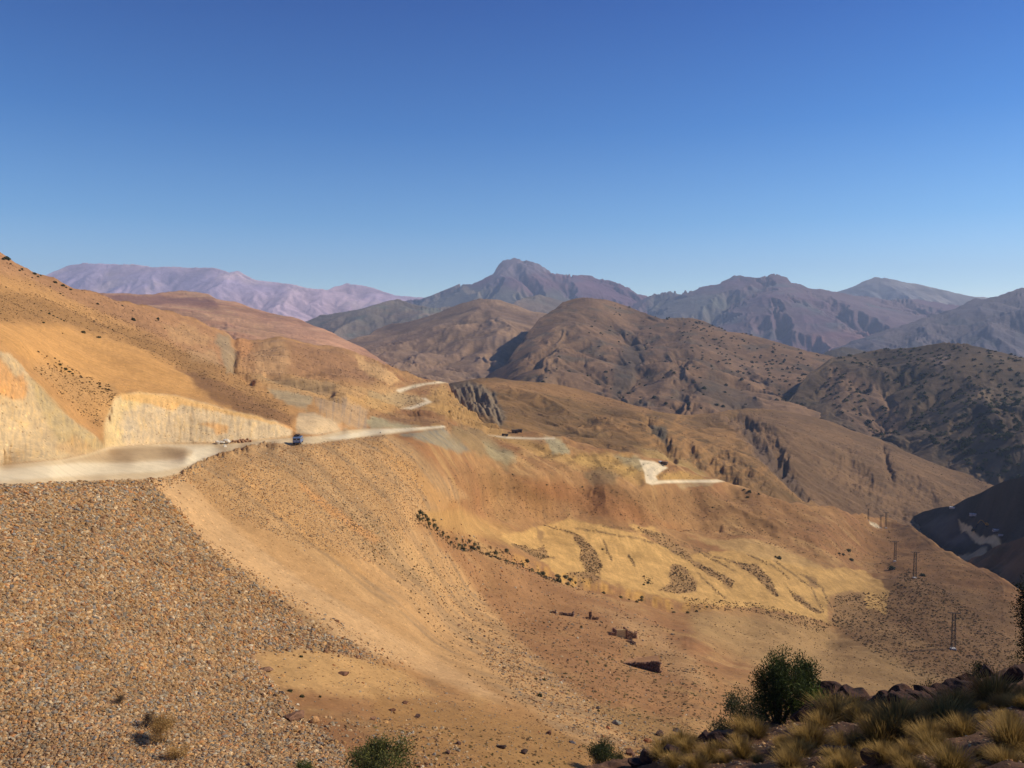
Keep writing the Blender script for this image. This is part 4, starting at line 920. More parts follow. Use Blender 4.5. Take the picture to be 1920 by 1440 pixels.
scrub('ground', [(620, 960), (700, 960), (860, 1070), (880, 1110), (800, 1100), (700, 1040)], 420, 2, 6, 'thin green plants below the rubble chute', 1.5, .95, .5, green)
scrub('ground', [(700, 1340), (1100, 1400), (1280, 1400), (1200, 1450), (700, 1450)], 500, 3, 11, 'dry tufts among stones at the bottom', 1.8, .95, .6, np.concatenate([green, spal]))
scrub('ground', [(840, 860), (1000, 900), (1200, 915), (1500, 935), (1700, 1000), (1900, 1110), (1900, 1200), (1700, 1110), (1620, 1060), (1400, 1020), (1130, 965), (960, 980), (840, 950)], 4200, 1.5, 4.2, 'specks of scrub on the reddish slope above the fields', 2.5)
scrub('ground', [(1565, 1115), (1670, 1110), (1700, 1060), (1800, 1130), (1900, 1200), (1890, 1300), (1760, 1290), (1640, 1225), (1560, 1170)], 4600, 2, 6, 'brown thorn scrub on the right hand slope', 2, 1.0, .9)
scrub('ground', [(1290, 1145), (1560, 1190), (1700, 1260), (1720, 1300), (1500, 1280), (1330, 1220)], 700, 1.5, 5, 'sparse scrub on the pale flat')
for pl, n in (([(1075, 997), (1090, 1005), (1115, 1030), (1130, 1060), (1125, 1078), (1100, 1070), (1085, 1050), (1090, 1030), (1075, 1010)], 260),
              ([(1262, 1055), (1285, 1062), (1305, 1090), (1305, 1108), (1270, 1115), (1235, 1108), (1255, 1095), (1255, 1070)], 260),
              ([(1190, 985), (1240, 1000), (1290, 1035), (1300, 1050), (1270, 1040), (1215, 1005)], 120),
              ([(1375, 1055), (1420, 1060), (1445, 1085), (1460, 1120), (1450, 1118), (1420, 1085)], 160), ([(1280, 1045), (1330, 1065), (1378, 1090), (1372, 1105), (1350, 1090), (1300, 1060)], 130),
              ([(1475, 1100), (1500, 1120), (1545, 1150), (1530, 1150), (1490, 1125)], 70), ([(1000, 1030), (1020, 1022), (1030, 1045), (1010, 1050), (960, 1020), (985, 1022)], 90),
              ([(1060, 1075), (1110, 1070), (1125, 1085), (1110, 1095), (1070, 1090)], 80), ([(1280, 1120), (1420, 1130), (1560, 1170), (1540, 1190), (1420, 1150), (1290, 1140)], 420), ([(1205, 1080), (1225, 1080), (1228, 1098), (1208, 1096)], 25)):
    scrub('ground', pl, int(n*1.4), 2.2, 5, 'dark scrub left standing between the ochre fields', 1.5, 1.05, .9)
scrub('ground', [(-20, 540), (190, 580), (330, 640), (430, 690), (540, 760), (545, 795), (470, 770), (380, 715), (250, 650), (120, 605), (-20, 595)], 2600, 1.5, 4, 'speckled dry scrub on the orange hillside', 1.8, .58)
scrub('ground', [(60, 690), (110, 690), (160, 720), (220, 735), (215, 755), (195, 790), (190, 815), (150, 785), (110, 745)], 480, 2, 5.5, 'brown bushes along the top of the road cut', 1.6, .7)
scrub('ground', [(60, 655), (105, 668), (160, 700), (215, 725), (225, 740), (190, 738), (140, 712), (90, 690)], 90, 3, 8, 'dark bushes in a diagonal row above the cut', 1.6, .6)
scrub('ground', [(450, 650), (700, 690), (800, 760), (700, 790), (560, 740), (450, 700)], 900, 1.5, 4, 'faint scrub on the terraced slopes up the valley', 2)

scrub('ground', [(430, 640), (700, 676), (840, 720), (950, 810), (1200, 860), (1340, 900), (1000, 890), (800, 790), (560, 745), (430, 700)], 2600, 1.2, 3.4, 'specks of dry scrub in the upper valley', 2, .65)
scrub('spur', [(900, 715), (1130, 745), (1300, 782), (1430, 770), (1600, 815), (1870, 915), (1700, 985), (1550, 945), (1360, 895), (1200, 845), (1000, 805), (900, 770)], 3600, 1.1, 3.0, 'specks of scrub on the long brown spur', 2, .6)
scrub('ground', [(-20, 480), (100, 530), (330, 600), (430, 640), (430, 680), (200, 600), (-20, 540)], 900, 1.3, 3.6, 'specks of scrub high on the left hillside', 2, .65)
for ln in FIELD_LINES:
    q0 = np.array(ln, float); k_ = rng.integers(0, len(q0)-1, 40); f_ = rng.uniform(0, 1, (40, 1)); qq = q0[k_]*(1-f_)+q0[k_+1]*f_+rng.normal(0, 1.5, (40, 2)); ps_ = on('ground', qq[:, 0], qq[:, 1])
    o_ = joined('scrub', LB, ps_, rng.uniform(1.6, 3.8, 40)*ps_[:, 1]/F/2, spal[rng.integers(0, len(spal), 40)]*.7, M_leaf, .7, .2, kind='stuff'); o_['label'] = 'line of scrub along a bank between the ochre fields'
# ============================================================ BUSHES ONE CAN COUNT
GA, GB = (46, 50, 32), (84, 86, 50)
protos = []
for i in range(4):
    V, Fq = leaf_ball(500+i, 90, .26); V[:, 2] *= 1.1
    r_ = np.random.default_rng(i); f = r_.uniform(0, 1, len(V)//4)[:, None]
    cm = mesh('crown', V, [Fq], np.repeat(lin(GA)*(1-f)+lin(GB)*f, 4, 0)); cm.materials.append(M_leaf)
    sm = MB().tube([(0, 0, -.3), (.05, .03, .25), (0, .05, .6)], [.09, .07, .03], 5).mesh('trunk'); sm.materials.append(M_bark)
    protos.append((cm, sm))
protos2 = []
for i in range(3):
    V, Fq = leaf_ball(540+i, 90, .26); f = np.random.default_rng(50+i).uniform(0, 1, len(V)//4)[:, None]
    cm = mesh('crown', V, [Fq], np.repeat(lin((92, 86, 52))*(1-f)+lin((132, 118, 74))*f, 4, 0)); cm.materials.append(M_leaf); protos2.append((cm, protos[0][1]))
def small_bush(pos, size, label, group, cat='bush', name='bush', parts=True, pale=False):
    cm, sm = random.choice(protos2 if pale else protos)
    t = thing(name, label, cat, tuple(pos), random.uniform(0, 6), group)
    t.scale = (size*random.uniform(.85, 1.2), size*random.uniform(.85, 1.2), size*random.uniform(.8, 1.15))
    obj('crown', cm, None, t); obj('trunk', sm, None, t)
    return t

def dotted(layer, areas, n_ind, n_rest, a, b, label, group, stufflabel):
    tot = sum(x[1] for x in areas); pts = []
    for poly, wgt in areas: pts.append(scatter_in(poly, int((n_ind+n_rest)*wgt/tot)))
    q = np.concatenate(pts); keep = noise(q[:, 0]/38, q[:, 1]/30, 9)+rng.uniform(-.5, .9, len(q)) > -.05; q = q[keep]
    pos = on(layer, q[:, 0], q[:, 1]); sz = rng.uniform(a, b, len(q))
    px = sz/pos[:, 1]; o = np.argsort(-px)
    for i in o[:n_ind]: small_bush(pos[i], sz[i], label, group)
    m = o[n_ind:]
    if len(m):
        ob = joined('bushes', LBB, pos[m], sz[m], np.array([lin(GA), lin(GB), lin((64, 66, 42))])[rng.integers(0, 3, len(m))], M_leaf, .9, .15, kind='stuff'); ob['label'] = stufflabel
dotted('bushy', [([(1560, 672), (1650, 657), (1780, 648), (1925, 674), (1925, 900), (1860, 900), (1760, 850), (1700, 800), (1690, 750), (1620, 700)], 3.2), ([(1560, 690), (1690, 770), (1690, 830), (1600, 790), (1540, 740)], .6)],
       70, 990, 2.2, 4.0, 'dark juniper bush, one of many crowding the right hand ridge', 'bushes on the dark right hand ridge', 'dark bushes crowding the right hand ridge')
dotted('ridge', [([(1120, 560), (1300, 598), (1450, 642), (1580, 675), (1690, 760), (1700, 830), (1560, 790), (1430, 765), (1300, 778), (1130, 740), (1060, 730), (1000, 715), (1100, 640)], 2), ([(1240, 598), (1330, 605), (1540, 665), (1640, 720), (1640, 800), (1500, 770), (1350, 700)], 3)],
       45, 665, 2.2, 4.2, 'dark bush, one of many dotting the big brown ridge', 'bushes on the big brown ridge', 'dark bushes dotting the big brown ridge')
for x, y, s, lb in ((13, 489, 14, 'large dark tree on the hillside skyline at the far left'), (6, 490, 8, 'dark bush just left of the largest skyline tree'), (20, 499, 6, 'small bush just below the largest skyline tree'), (41, 504, 9, 'dark bush in a gap on the left skyline'), (64, 512, 10, 'wide dark bush on the left skyline'), (71, 516, 6, None), (76, 515, 5, None), (37, 512, 6, None), (47, 518, 4, None), (60, 520, 5, None), (103, 527, 9, 'upright dark tree standing out against the lavender range'), (118, 534, 9, 'second dark tree down the skyline from the upright one'), (124, 537, 5, None), (132, 541, 6, None), (56, 536, 4, None), (94, 536, 4, None), (11, 538, 4, None), (96, 549, 4, None), (113, 554, 5, None), (118, 557, 4, None), (142, 587, 4, None), (183, 571, 8, 'dark bush near the end of the skyline slope'), (229, 580, 6, None), (249, 590, 4, None),
                    (250, 602, 11, 'round dark tree alone on the brown hillside'), (296, 595, 8, 'dark tree right of the lone round tree'), (296, 601, 5, None), (292, 609, 4, None), (176, 603, 6, None), (202, 615, 5, None), (211, 621, 4, None), (309, 621, 4, None), (92, 590, 7, 'green bush at the head of the hedge line'), (100, 594, 5, None), (107, 597, 5, None), (114, 600, 5, None), (120, 602, 6, None), (77, 584, 5, None), (81, 602, 7, None), (117, 623, 4, None), (156, 627, 10, 'bright green bush in the orange scrub'), (185, 638, 10, 'bright green bush right of the other green one'), (378, 652, 4, None), (502, 733, 6, 'dark bush at the edge of the grey cut'),
                    (112, 683, 8, None), (123, 692, 9, 'largest dark bush in the diagonal row above the cut'), (130, 697, 8, None), (136, 702, 6, None), (168, 717, 6, None), (187, 727, 7, None), (198, 733, 6, None)):
    small_bush(on('ground', x, y), s*float(on('ground', x, y)[1])/F*.5, lb or 'small dark bush dotted on the left hillside', None if lb else 'small bushes on the left hillside')
for x, y, s, lb in ((1591, 1031, 13, 'tall dark bush above the right end of the fields'), (1573, 1036, 7, None), (1581, 1039, 8, None), (1596, 1048, 12, 'round dark bush just below the tall one'), (1672, 1066, 19, 'large dark bush at the foot of the middle pylon'), (1730, 1080, 13, 'dark bush just right of the second pylon'), (1461, 1048, 11, 'dark bush at the top edge of the fields'), (1454, 1045, 6, None), (1636, 999, 5, None), (1395, 925, 7, None), (1405, 929, 10, 'biggest of the dark bushes by the reddish bank'), (1402, 934, 8, None), (1423, 933, 6, None), (1336, 957, 5, None), (1665, 1011, 4, None), (1704, 1072, 5, None),
                    (1207, 1098, 6, None), (1215, 1095, 8, 'dark bush alone in the lower ochre field'), (1130, 1030, 6, None), (1025, 908, 5, None), (961, 893, 4, None), (1136, 878, 4, None), (1092, 906, 5, None), (880, 1195, 7, None), (884, 1198, 6, None), (1005, 1274, 8, None), (1012, 1306, 12, 'rusty rounded bush on the rubble band'), (1020, 1276, 9, None), (564, 1232, 9, 'tiny dark bush on the pale earth patch'), (543, 1292, 12, 'greenish tuft bush by the boulder'), (566, 1302, 12, 'brown tuft bush right of the greenish one'), (600, 1302, 8, None), (1122, 1335, 8, None), (1090, 1182, 7, None)):
    small_bush(on('ground', x, y), s*float(on('ground', x, y)[1])/F*.5, lb or 'small dark bush dotted on the lower slopes', None if lb else 'small bushes on the lower slopes')
scrub('ground', [(775, 962), (860, 1008), (960, 1040), (1060, 1085), (1040, 1092), (940, 1056), (850, 1022), (780, 985)], 500, 3, 8, 'low grey scrub filling the dry stream bed', 1.6, .8)
gx = np.concatenate([rng.uniform(778, 1080, 50), rng.uniform(1080, 1330, 12)])
for x in gx:
    y = float(np.interp(x, [q[0] for q in GULLY], [q[1] for q in GULLY]))+rng.uniform(-9, 7)-(6 if x < 880 else 0)
    s = rng.uniform(7, 14) if x < 1080 else rng.uniform(5, 9)
    small_bush(on('ground', x, y), s*float(on('ground', x, y)[1])/F*.55, 'grey-green bush in the line along the dry stream bed', 'bushes along the dry stream bed', pale=random.random() < .75)
small_bush(on('ground', 867, 1026), 1.0, 'round dark bush, the most distinct one by the stream bed', None)

# ============================================================ NEAR SHRUBS
JA, JB = (40, 48, 24), (92, 100, 48)
def at_f(px, py): return on('fore', px, py)
def pxm(px, y): return px*y/F
Yb = 24.0
b = P(1460, 1345, 24); bush('shrub', 'big dark green juniper shrub at the edge of the grassy bank', 'shrub', b-np.array([0, 0, .1]), 1.02, 2.05, 18000, .07, JA, JB, 601, lobes=24, r0=.05, tall=1.0)
b = P(1508, 1335, 25.5); bush('shrub', 'narrower juniper shrub growing against the right side of the big one', 'shrub', b, .62, 1.95, 5500, .075, JA, JB, 602, lobes=10, r0=.04)
b = P(1530, 1352, 23.5); bush('shrub', 'low bright green shrub spreading right of the big juniper', 'shrub', b, 1.0, .85, 5500, .075, (52, 62, 24), (116, 126, 50), 603, lobes=10, r0=.03)
b = P(1362, 1362, 27); bush('shrub', 'small grey-green shrub left of the big juniper', 'shrub', b, .85, .95, 3800, .07, (62, 64, 40), (104, 102, 66), 604, lobes=8, r0=.03)
b = P(1412, 1360, 26); bush('shrub', 'dull olive shrub between the grey-green one and the big juniper', 'shrub', b, 1.15, 1.1, 4800, .07, (58, 56, 34), (104, 92, 54), 605, lobes=10, r0=.03)
b = P(1560, 1300, 38); bush('shrub', 'thin brownish shrub behind the bright green one', 'shrub', b, 1.6, .8, 2600, .07, (96, 80, 46), (136, 114, 66), 606, lobes=9, r0=.03)
b = P(1727, 1300, 30); bush('shrub', 'small rounded green shrub behind the dark rocks', 'shrub', b, .62, .72, 2600, .06, JA, JB, 607, lobes=7, r0=.02)
b = P(1680, 1305, 29); bush('shrub', 'sparse bare shrub left of the small rounded green one', 'shrub', b, .6, .6, 800, .06, (92, 82, 50), (126, 112, 70), 608, lobes=7, r0=.02)
b = P(1840, 1280, 29); bush('shrub', 'spiky dark shrub beside the lit rock on the bank', 'shrub', b, .75, .7, 2200, .07, (50, 50, 28), (100, 96, 52), 609, lobes=8, r0=.02)
b = P(1812, 1292, 28); bush('shrub', 'low green plant left of the spiky shrub', 'shrub', b, .55, .4, 1200, .05, (70, 76, 34), (116, 118, 58), 610, lobes=6, r0=.02)
b = P(1900, 1262, 33); bush('shrub', 'thin upright shrub under the black tree at the right edge', 'shrub', b, .6, 1.3, 1500, .06, (58, 58, 34), (96, 92, 54), 611, lobes=9, r0=.02)
b = P(1958, 1285, 30); bush('tree', 'nearly black juniper tree cut off by the right edge', 'tree', b, 1.6, 3.6, 30000, .09, (24, 28, 18), (50, 56, 32), 612, lobes=44, r0=.09)
for px_, y_, h_, lb in ((2200, 15, 5.4, 'unseen tall juniper added beyond the right edge to shade the bank'), (2150, 20.5, 5.2, 'unseen juniper added farther beyond the right edge for shade')):
    e_ = on('fore', px_, 1300); bush('tree', lb, 'tree', (( px_-960)/F*y_, y_, float(on('fore', px_, 1380)[2])-.3), 2.0, h_, 9000, .16, (24, 28, 18), (50, 56, 32), int(px_), lobes=18, r0=.1)  # unseen junipers added only to cast shade on the bank
b = on('ground', 718, 1475); bush('shrub', 'large olive green shrub cut off by the bottom edge', 'shrub', b, 3.0, 2.35, 14000, .15, (70, 72, 34), (124, 118, 58), 613, lobes=18, r0=.06)
b = on('ground', 1122, 1452); bush('shrub', 'dark green shrub at the bottom beside brown rocks', 'shrub', b, 1.9, 2.8, 9000, .13, (44, 50, 26), (88, 92, 44), 614, lobes=14, r0=.05)
b = on('ground', 1160, 1450); bush('shrub', 'narrow shrub right of the dark green one', 'shrub', b, .9, 2.3, 3000, .12, (58, 56, 32), (96, 90, 48), 615, lobes=9, r0=.04)
b = on('ground', 572, 1452); bush('shrub', 'small green shrub just showing at the bottom edge', 'shrub', b, .8, .75, 2400, .09, (66, 76, 36), (110, 116, 56), 616, lobes=8, r0=.03)
b = on('ground', 305, 1392); bush('shrub', 'dry straw-coloured thorn bush on the gravel', 'shrub', b, 1.45, 1.75, 7500, .09, (156, 118, 66), (206, 164, 96), 617, lobes=12, r0=.025, wide=.25)
b = on('ground', 336, 1420); bush('shrub', 'lower straw-coloured bush right of the thorn bush', 'shrub', b, .95, .8, 3000, .08, (170, 130, 72), (210, 168, 98), 618, lobes=8, r0=.02, wide=.25)
b = on('ground', 278, 1365); bush('shrub', 'dark grey dead bush behind the straw-coloured thorn bush', 'shrub', b, .8, 1.1, 2600, .08, (66, 56, 44), (110, 88, 60), 619, lobes=8, r0=.03, wide=.2)
b = on('ground', 222, 1318); bush('shrub', 'small dark dead bush beside the red stone', 'shrub', b, .6, .55, 1300, .07, (66, 56, 44), (120, 96, 66), 620, lobes=6, r0=.02, wide=.2)

# grass tussocks
def tuft_mesh(seed, n, hgt, spread, green_):
    r = np.random.default_rng(seed); a = r.uniform(0, 6.283, n); q = r.uniform(0, 1, n)**.6
    base = np.stack([np.cos(a)*q*spread*.45, np.sin(a)*q*spread*.45, np.full(n, -.05)], 1)
    a2 = a+r.normal(0, .5, n); lean = spread*(.25+.75*q)*r.uniform(.5, 1.2, n); H = hgt*r.uniform(.55, 1.1, n)*(1-.3*q)
    d = np.stack([np.cos(a2), np.sin(a2), np.zeros(n)], 1); s = np.stack([-np.sin(a2), np.cos(a2), np.zeros(n)], 1)*.006
    V = []; Cc = []
    for k, (f, wd) in enumerate(((0, 1), (.4, .9), (.75, .7), (1, .12))):
        p = base+d*(lean*f**1.9)[:, None]; p[:, 2] += H*f*(1-.12*f)
        V += [p-s*wd, p+s*wd]
        c = lin((84, 80, 40))*(1-f)*green_+lin((112, 90, 48))*(1-f)*(1-green_)+lin((170, 134, 72))*f
        Cc += [np.broadcast_to(c, (n, 3))*r.uniform(.75, 1.2, (n, 1))]*2
    V = np.stack(V, 1).reshape(-1, 3); Cc = np.stack(Cc, 1).reshape(-1, 3)
    i = np.arange(n)*8; Fq = np.concatenate([np.stack([i+2*k, i+2*k+1, i+2*k+3, i+2*k+2], 1) for k in range(3)])
    me = mesh('blades', V, [Fq], Cc); me.materials.append(M_grass)
    dead = r.uniform(0, 6.283, 90); m = MB()
    for t_ in dead[:60]:
        l = spread*r.uniform(.5, 1.1); m.tube([(0, 0, -.02), (math.cos(t_)*l*.6, math.sin(t_)*l*.6, .12*r.uniform(.5, 1.5)), (math.cos(t_)*l, math.sin(t_)*l, .02)], [.006, .005, .003], 3)
    dm = m.mesh('dead_base'); dm.materials.append(M_straw)
    return me, dm
M_straw = plain('dead_straw', lin((112, 88, 56)), .9, var=.2, scale=9)
TM = [tuft_mesh(700+i, 620, .66, .46, g) for i, g in enumerate((.2, .8, .5, 1.0, .35))]
def tuft(px, py, wpx, label, group, k=None):
    p = at_f(px, py); s = wpx*p[1]/F/.80
    t = thing('grass_tussock', label, 'grass tussock', tuple(p), random.uniform(0, 6), group); t.scale = (s, s, s*random.uniform(.85, 1.1))
    bl, dm = TM[random.randrange(5) if k is None else k]
    obj('blades', bl, None, t); obj('dead_base', dm, None, t)
G_ = 'grass tussocks on the shaded bank'
for x, y, w_, lb in ((1396, 1378, 56, 'bright yellow tussock below the olive shrub'), (1418, 1392, 50, None), (1302, 1398, 34, None), (1567, 1362, 90, None), (1600, 1352, 70, None), (1520, 1402, 74, None), (1498, 1428, 64, None), (1392, 1426, 56, None), (1330, 1436, 52, None), (1480, 1440, 60, None),
                     (1622, 1356, 60, None), (1677, 1352, 64, None), (1724, 1338, 66, 'golden tussock standing against the dark rocks'), (1681, 1384, 100, None), (1655, 1396, 90, None), (1771, 1374, 96, None), (1790, 1332, 70, None), (1865, 1314, 96, 'wide golden tussock on the crest near the right edge'), (1835, 1318, 60, None), (1898, 1338, 56, 'greenish tussock at the right edge below the crest'), (1806, 1396, 66, None), (1896, 1408, 90, 'large tussock at the lower right edge'), (1784, 1446, 84, 'tall straw tussock at the bottom edge'), (1715, 1450, 60, None), (1611, 1404, 56, None), (1740, 1362, 70, None), (1640, 1370, 60, None), (1540, 1380, 56, None), (1745, 1400, 70, None), (1580, 1440, 50, None), (1240, 1440, 40, None), (1290, 1428, 44, None), (1275, 1412, 36, None)):
    tuft(x, y, w_, lb or 'dry grass tussock, one of many overlapping on the shaded bank', None if lb else G_)
q = scatter_in([(1180, 1440), (1340, 1395), (1500, 1368), (1640, 1345), (1800, 1320), (1920, 1300), (1950, 1450), (1200, 1450)], 60)
for x, y in q: tuft(x, y, random.uniform(26, 62), 'dry grass tussock, one of many overlapping on the shaded bank', G_)

q = scatter_in([(1935, 1300), (2300, 1180), (2600, 1200), (2600, 1500), (1950, 1480)], 45)
for x, y in q: tuft(x, y, random.uniform(40, 80), 'dry grass tussock, one of many overlapping on the shaded bank', G_)
# ============================================================ ROCKS
def boulder(pos, size, label, seed, c1=(128, 92, 68), c2=(96, 72, 58), group=None, cat='boulder', name='boulder', flat=.75, rz=None):
    me = rock_mesh(name, seed, c1, c2)
    o = obj(name, me, M_rock, loc=tuple(pos)); o.scale = (size, size*.85, size*flat); o.rotation_euler = (random.uniform(-.2, .2), random.uniform(-.2, .2), random.uniform(0, 6) if rz is None else rz)
    o['label'] = label; o['category'] = cat
    if group: o['group'] = group
    return o
M_rock = terrain_mat('rock', [.8, .15], .25, .8, .3, .08)
for i, (x, y, w_, lb) in enumerate(((1548, 1345, 56, 'dark boulder beside the low bright green shrub'), (1572, 1330, 58, 'black boulder left of the lit rock in the outcrop'), (1613, 1322, 62, 'rock with a sunlit reddish edge in the dark outcrop'), (1652, 1322, 56, 'black rock right of the sunlit reddish one'), (1690, 1318, 56, 'squat black rock in the middle of the outcrop'), (1735, 1312, 60, 'broad black rock under the small rounded shrub'), (1768, 1308, 46, 'rounded black rock right of the broad one'), (1800, 1300, 44, 'last dark rock at the right end of the outcrop'),
                    (1510, 1352, 52, 'dark rock under the big juniper shrub'), (1322, 1402, 56, 'reddish cracked boulder at the left end of the bank'), (1352, 1386, 46, 'reddish boulder behind the cracked one'), (1345, 1414, 50, 'dark boulder in front of the reddish ones'), (1562, 1420, 92, 'large brown-topped boulder at the bottom of the bank'), (1640, 1444, 60, 'boulder with an orange lit top at the bottom edge'), (1853, 1275, 42, 'sunlit orange rock next to the spiky shrub'), (1897, 1280, 62, 'long dark rock on the crest at the right edge'),
                    (1222, 1440, 44, 'brown boulder low on the left tip of the bank'), (1195, 1448, 34, 'small boulder at the bottom left of the bank'), (1262, 1428, 38, 'dark boulder on the tip of the bank'), (1870, 1355, 24, 'pale broken stone between two tussocks'), (1800, 1440, 20, 'small pale stone at the foot of the tall straw tussock'))):
    p = at_f(x, y); s = w_*p[1]/F/2; big = i in range(9)
    boulder(p+np.array([0, 0, s*(.4 if big else .3)]), s*(1.55 if big else 1.25), lb, 800+i, (84, 58, 46), (58, 44, 38), flat=.8 if big else .85)
for i in range(26):
    x = random.uniform(1500, 1830); y = float(np.interp(x, [1500, 1560, 1640, 1720, 1800, 1830], [1352, 1332, 1322, 1318, 1303, 1290]))+random.uniform(-6, 6)
    p = at_f(x, y); s = random.uniform(30, 60)*p[1]/F/2
    boulder(p+np.array([0, 0, s*.45]), s*1.35, 'dark rock filling the outcrop between the larger boulders', 930+i, (84, 58, 46), (56, 42, 36), 'smaller dark rocks of the outcrop', flat=.9)
for i, (x, y, w_, lb, c) in enumerate(((550, 1343, 44, 'big brown boulder half buried in the gravel', (150, 108, 78)), (500, 1258, 30, 'brown boulder at the left tip of the earth patch', (150, 112, 84)), (645, 1265, 22, 'tilted dark slab on the earth patch', (128, 90, 66)), (590, 1350, 26, 'tan block right of the big brown boulder', (184, 134, 84)), (781, 1342, 16, 'dark upright stone on the lower slope', (110, 80, 64)), (859, 1394, 18, 'leaning dark stone on the lower slope', (110, 82, 66)), (940, 1407, 20, 'black slab low on the slope', (92, 72, 60)), (982, 1418, 24, 'black wedge of rock near the bottom shrub', (92, 72, 60)), (839, 1413, 20, None, (128, 92, 70)), (735, 1330, 18, None, (132, 92, 66)), (1121, 1331, 12, 'black pointed stone below the stone wall', (92, 76, 66)), (1073, 1397, 16, 'bluish dark rock left of the rock band', (110, 100, 96)), (1029, 1375, 18, None, (118, 84, 66)), (700, 1345, 18, None, (150, 108, 78)), (760, 1318, 14, None, (128, 88, 62)), (238, 1322, 11, 'red stone on the gravel', (190, 92, 54)),
                    (1180, 1418, 34, 'brown rock right of the narrow bottom shrub', (120, 84, 62)), (1270, 1372, 20, 'upright grey rock by the bank', (118, 108, 98)), (1156, 1362, 20, 'rounded grey stone in the rubble band', (160, 146, 120)), (1140, 1368, 16, 'orange stone in the rubble band', (196, 122, 76)), (1212, 1392, 18, 'orange-pink stone near the end of the rubble band', (190, 122, 80)), (1235, 1380, 22, 'dark brown rock heap below the path', (110, 84, 68)), (885, 1205, 10, None, (120, 92, 70)), (860, 1170, 12, None, (170, 130, 90)), (1083, 1200, 8, 'white stone above the ruins', (206, 190, 160)), (982, 1151, 7, 'pale stone high on the brown slope', (206, 180, 140)), (1143, 1265, 9, None, (196, 150, 104)))):
    p = on('ground', x, y); s = w_*p[1]/F/2
    boulder(p+np.array([0, 0, s*.2]), s*1.1, lb or 'brown stone lying on the lower slope', 840+i, c, tuple(np.array(c)*.8), None if lb else 'loose stones on the lower slope', flat=.75)
# heap of blasted rock on the road
for i, (x, y, w_, lb) in enumerate(((409, 833, 8, 'white block at the left end of the rock heap on the road'), (416, 832, 9, 'white boulder behind the left block of the heap'), (424, 832, 11, 'largest white boulder on the road'), (421, 838, 5, 'small white stone in front of the largest boulder'), (438, 827, 5, None), (442, 829, 5, None), (447, 827, 6, None), (451, 825, 5, None), (454, 828, 6, None), (458, 826, 6, None), (461, 829, 5, None), (464, 826, 6, None), (433, 830, 4, None), (468, 829, 5, None), (449, 830, 5, None), (456, 830, 4, None), (714, 812, 4, 'pale stone beside the road near its bend'))):
    p = on('ground', x, y); s = w_*p[1]/F/2*1.5; c = (228, 212, 184) if lb else (190, 142, 100)
    boulder(p+np.array([0, 0, s*.4]), s*1.2, lb or 'tan stone in the heap beside the road', 880+i, c, tuple(np.array(c)*.85), None if lb else 'stones heaped beside the road', flat=.9)

# ============================================================ STONE WALLS AND RUINS
def stone_wall(name, label, cat, A, B, hA, hB, thick, seed, c=(122, 92, 70), group=None, top_level=True):
    """dry stone wall from A to B, courses of separate stones in one mesh"""
    r = np.random.default_rng(seed); A = np.array(A, float); B = np.array(B, float); L = np.linalg.norm((B-A)[:2]); d = (B-A)/L; rz = math.atan2(d[1], d[0])
    m = MB(); y = 0; H = max(hA, hB); top = max(A[2]+hA, B[2]+hB)
    z = min(A[2], B[2])-.4
    while z < top:
        ch = r.uniform(.18, .34); x = 0
        while x < L:
            l = r.uniform(.22, .55); xm = x+l/2; f = xm/L
            gz = A[2]*(1-f)+B[2]*f; tz = gz+hA*(1-f)+hB*f+r.uniform(-.12, .12)
            if z < tz and z > gz-.6:
                V, Fc = SB[r.integers(6)]; V = V.copy()*np.array([l*.62, thick*.6, ch*.74])*r.uniform(.9, 1.1, 3)
                cr, sr = math.cos(rz), math.sin(rz)
                V = V@np.array([[cr, sr, 0], [-sr, cr, 0], [0, 0, 1]])+np.array([A[0]+d[0]*xm, A[1]+d[1]*xm, z+ch/2])
                m.add(V, Fc, lin(c)*r.uniform(.7, 1.25))
            x += l*.92
        z += ch*.88
    me = m.mesh(name); ctr = (A+B)/2; 
    me.transform(__import__('mathutils').Matrix.Translation(-Vector(ctr)))
    o = obj(name, me, M_stone, loc=tuple(ctr))
    if label: o['label'] = label; o['category'] = cat
    if group: o['group'] = group
    return o
a = on('ground', 1168, 1243); b = P(1237, 1268, 160.5); bt = P(1237, 1241, 160.5)
stone_wall('retaining_wall', 'wedge-shaped dry stone wall holding up a small terrace', 'stone wall', (a[0], 162, a[2]), (b[0], 160.5, b[2]), .35, bt[2]-b[2], .8, 21, (124, 92, 72))
# the terrace behind it
A_, B_ = P(1168, 1243, 162.3), bt+np.array([-.05, .4, -.05]); C_, D_ = on('ground', 1234, 1228), on('ground', 1178, 1236)
tv = np.array([A_, B_, C_, D_]); tv2 = tv.copy(); tv2[:, 2] -= 4; tv2[2:, 2] -= 1
tm = mesh('terrace', np.concatenate([tv, tv2]), [np.array([(0, 1, 2, 3), (1, 5, 6, 2), (0, 4, 5, 1), (3, 2, 6, 7), (0, 3, 7, 4)])], np.tile(lin((160, 116, 76)), (8, 1)))
o = obj('terrace', tm, M_near); o['kind'] = 'structure'
def ruin(cx, cyy, parts, label, seed, c=(150, 112, 84), rz=0):
    p = on('ground', cx, cyy); t = thing('ruined_hut', label, 'ruin', tuple(p)); t.rotation_euler = (0, 0, rz)
    for i, (x0, y0, x1, y1, h0, h1) in enumerate(parts):
        o = stone_wall('wall', None, None, (x0, y0, 0), (x1, y1, 0), h0, h1, .5, seed+i, c); o.parent = t
    return t
t = ruin(1165, 1196, [(-3.6, 0, -1.2, 0, .4, 1.6), (1.3, 0, 3.6, 0, 1.8, .9), (-1.2, 0, -1.3, 3, 1.7, 1.2), (1.3, 0, 1.4, 3, 1.9, 1.4), (3.6, 0, 4.4, 2.5, .9, .4)], 'roofless stone hut with a pale doorway above the terrace', 31, rz=.1)
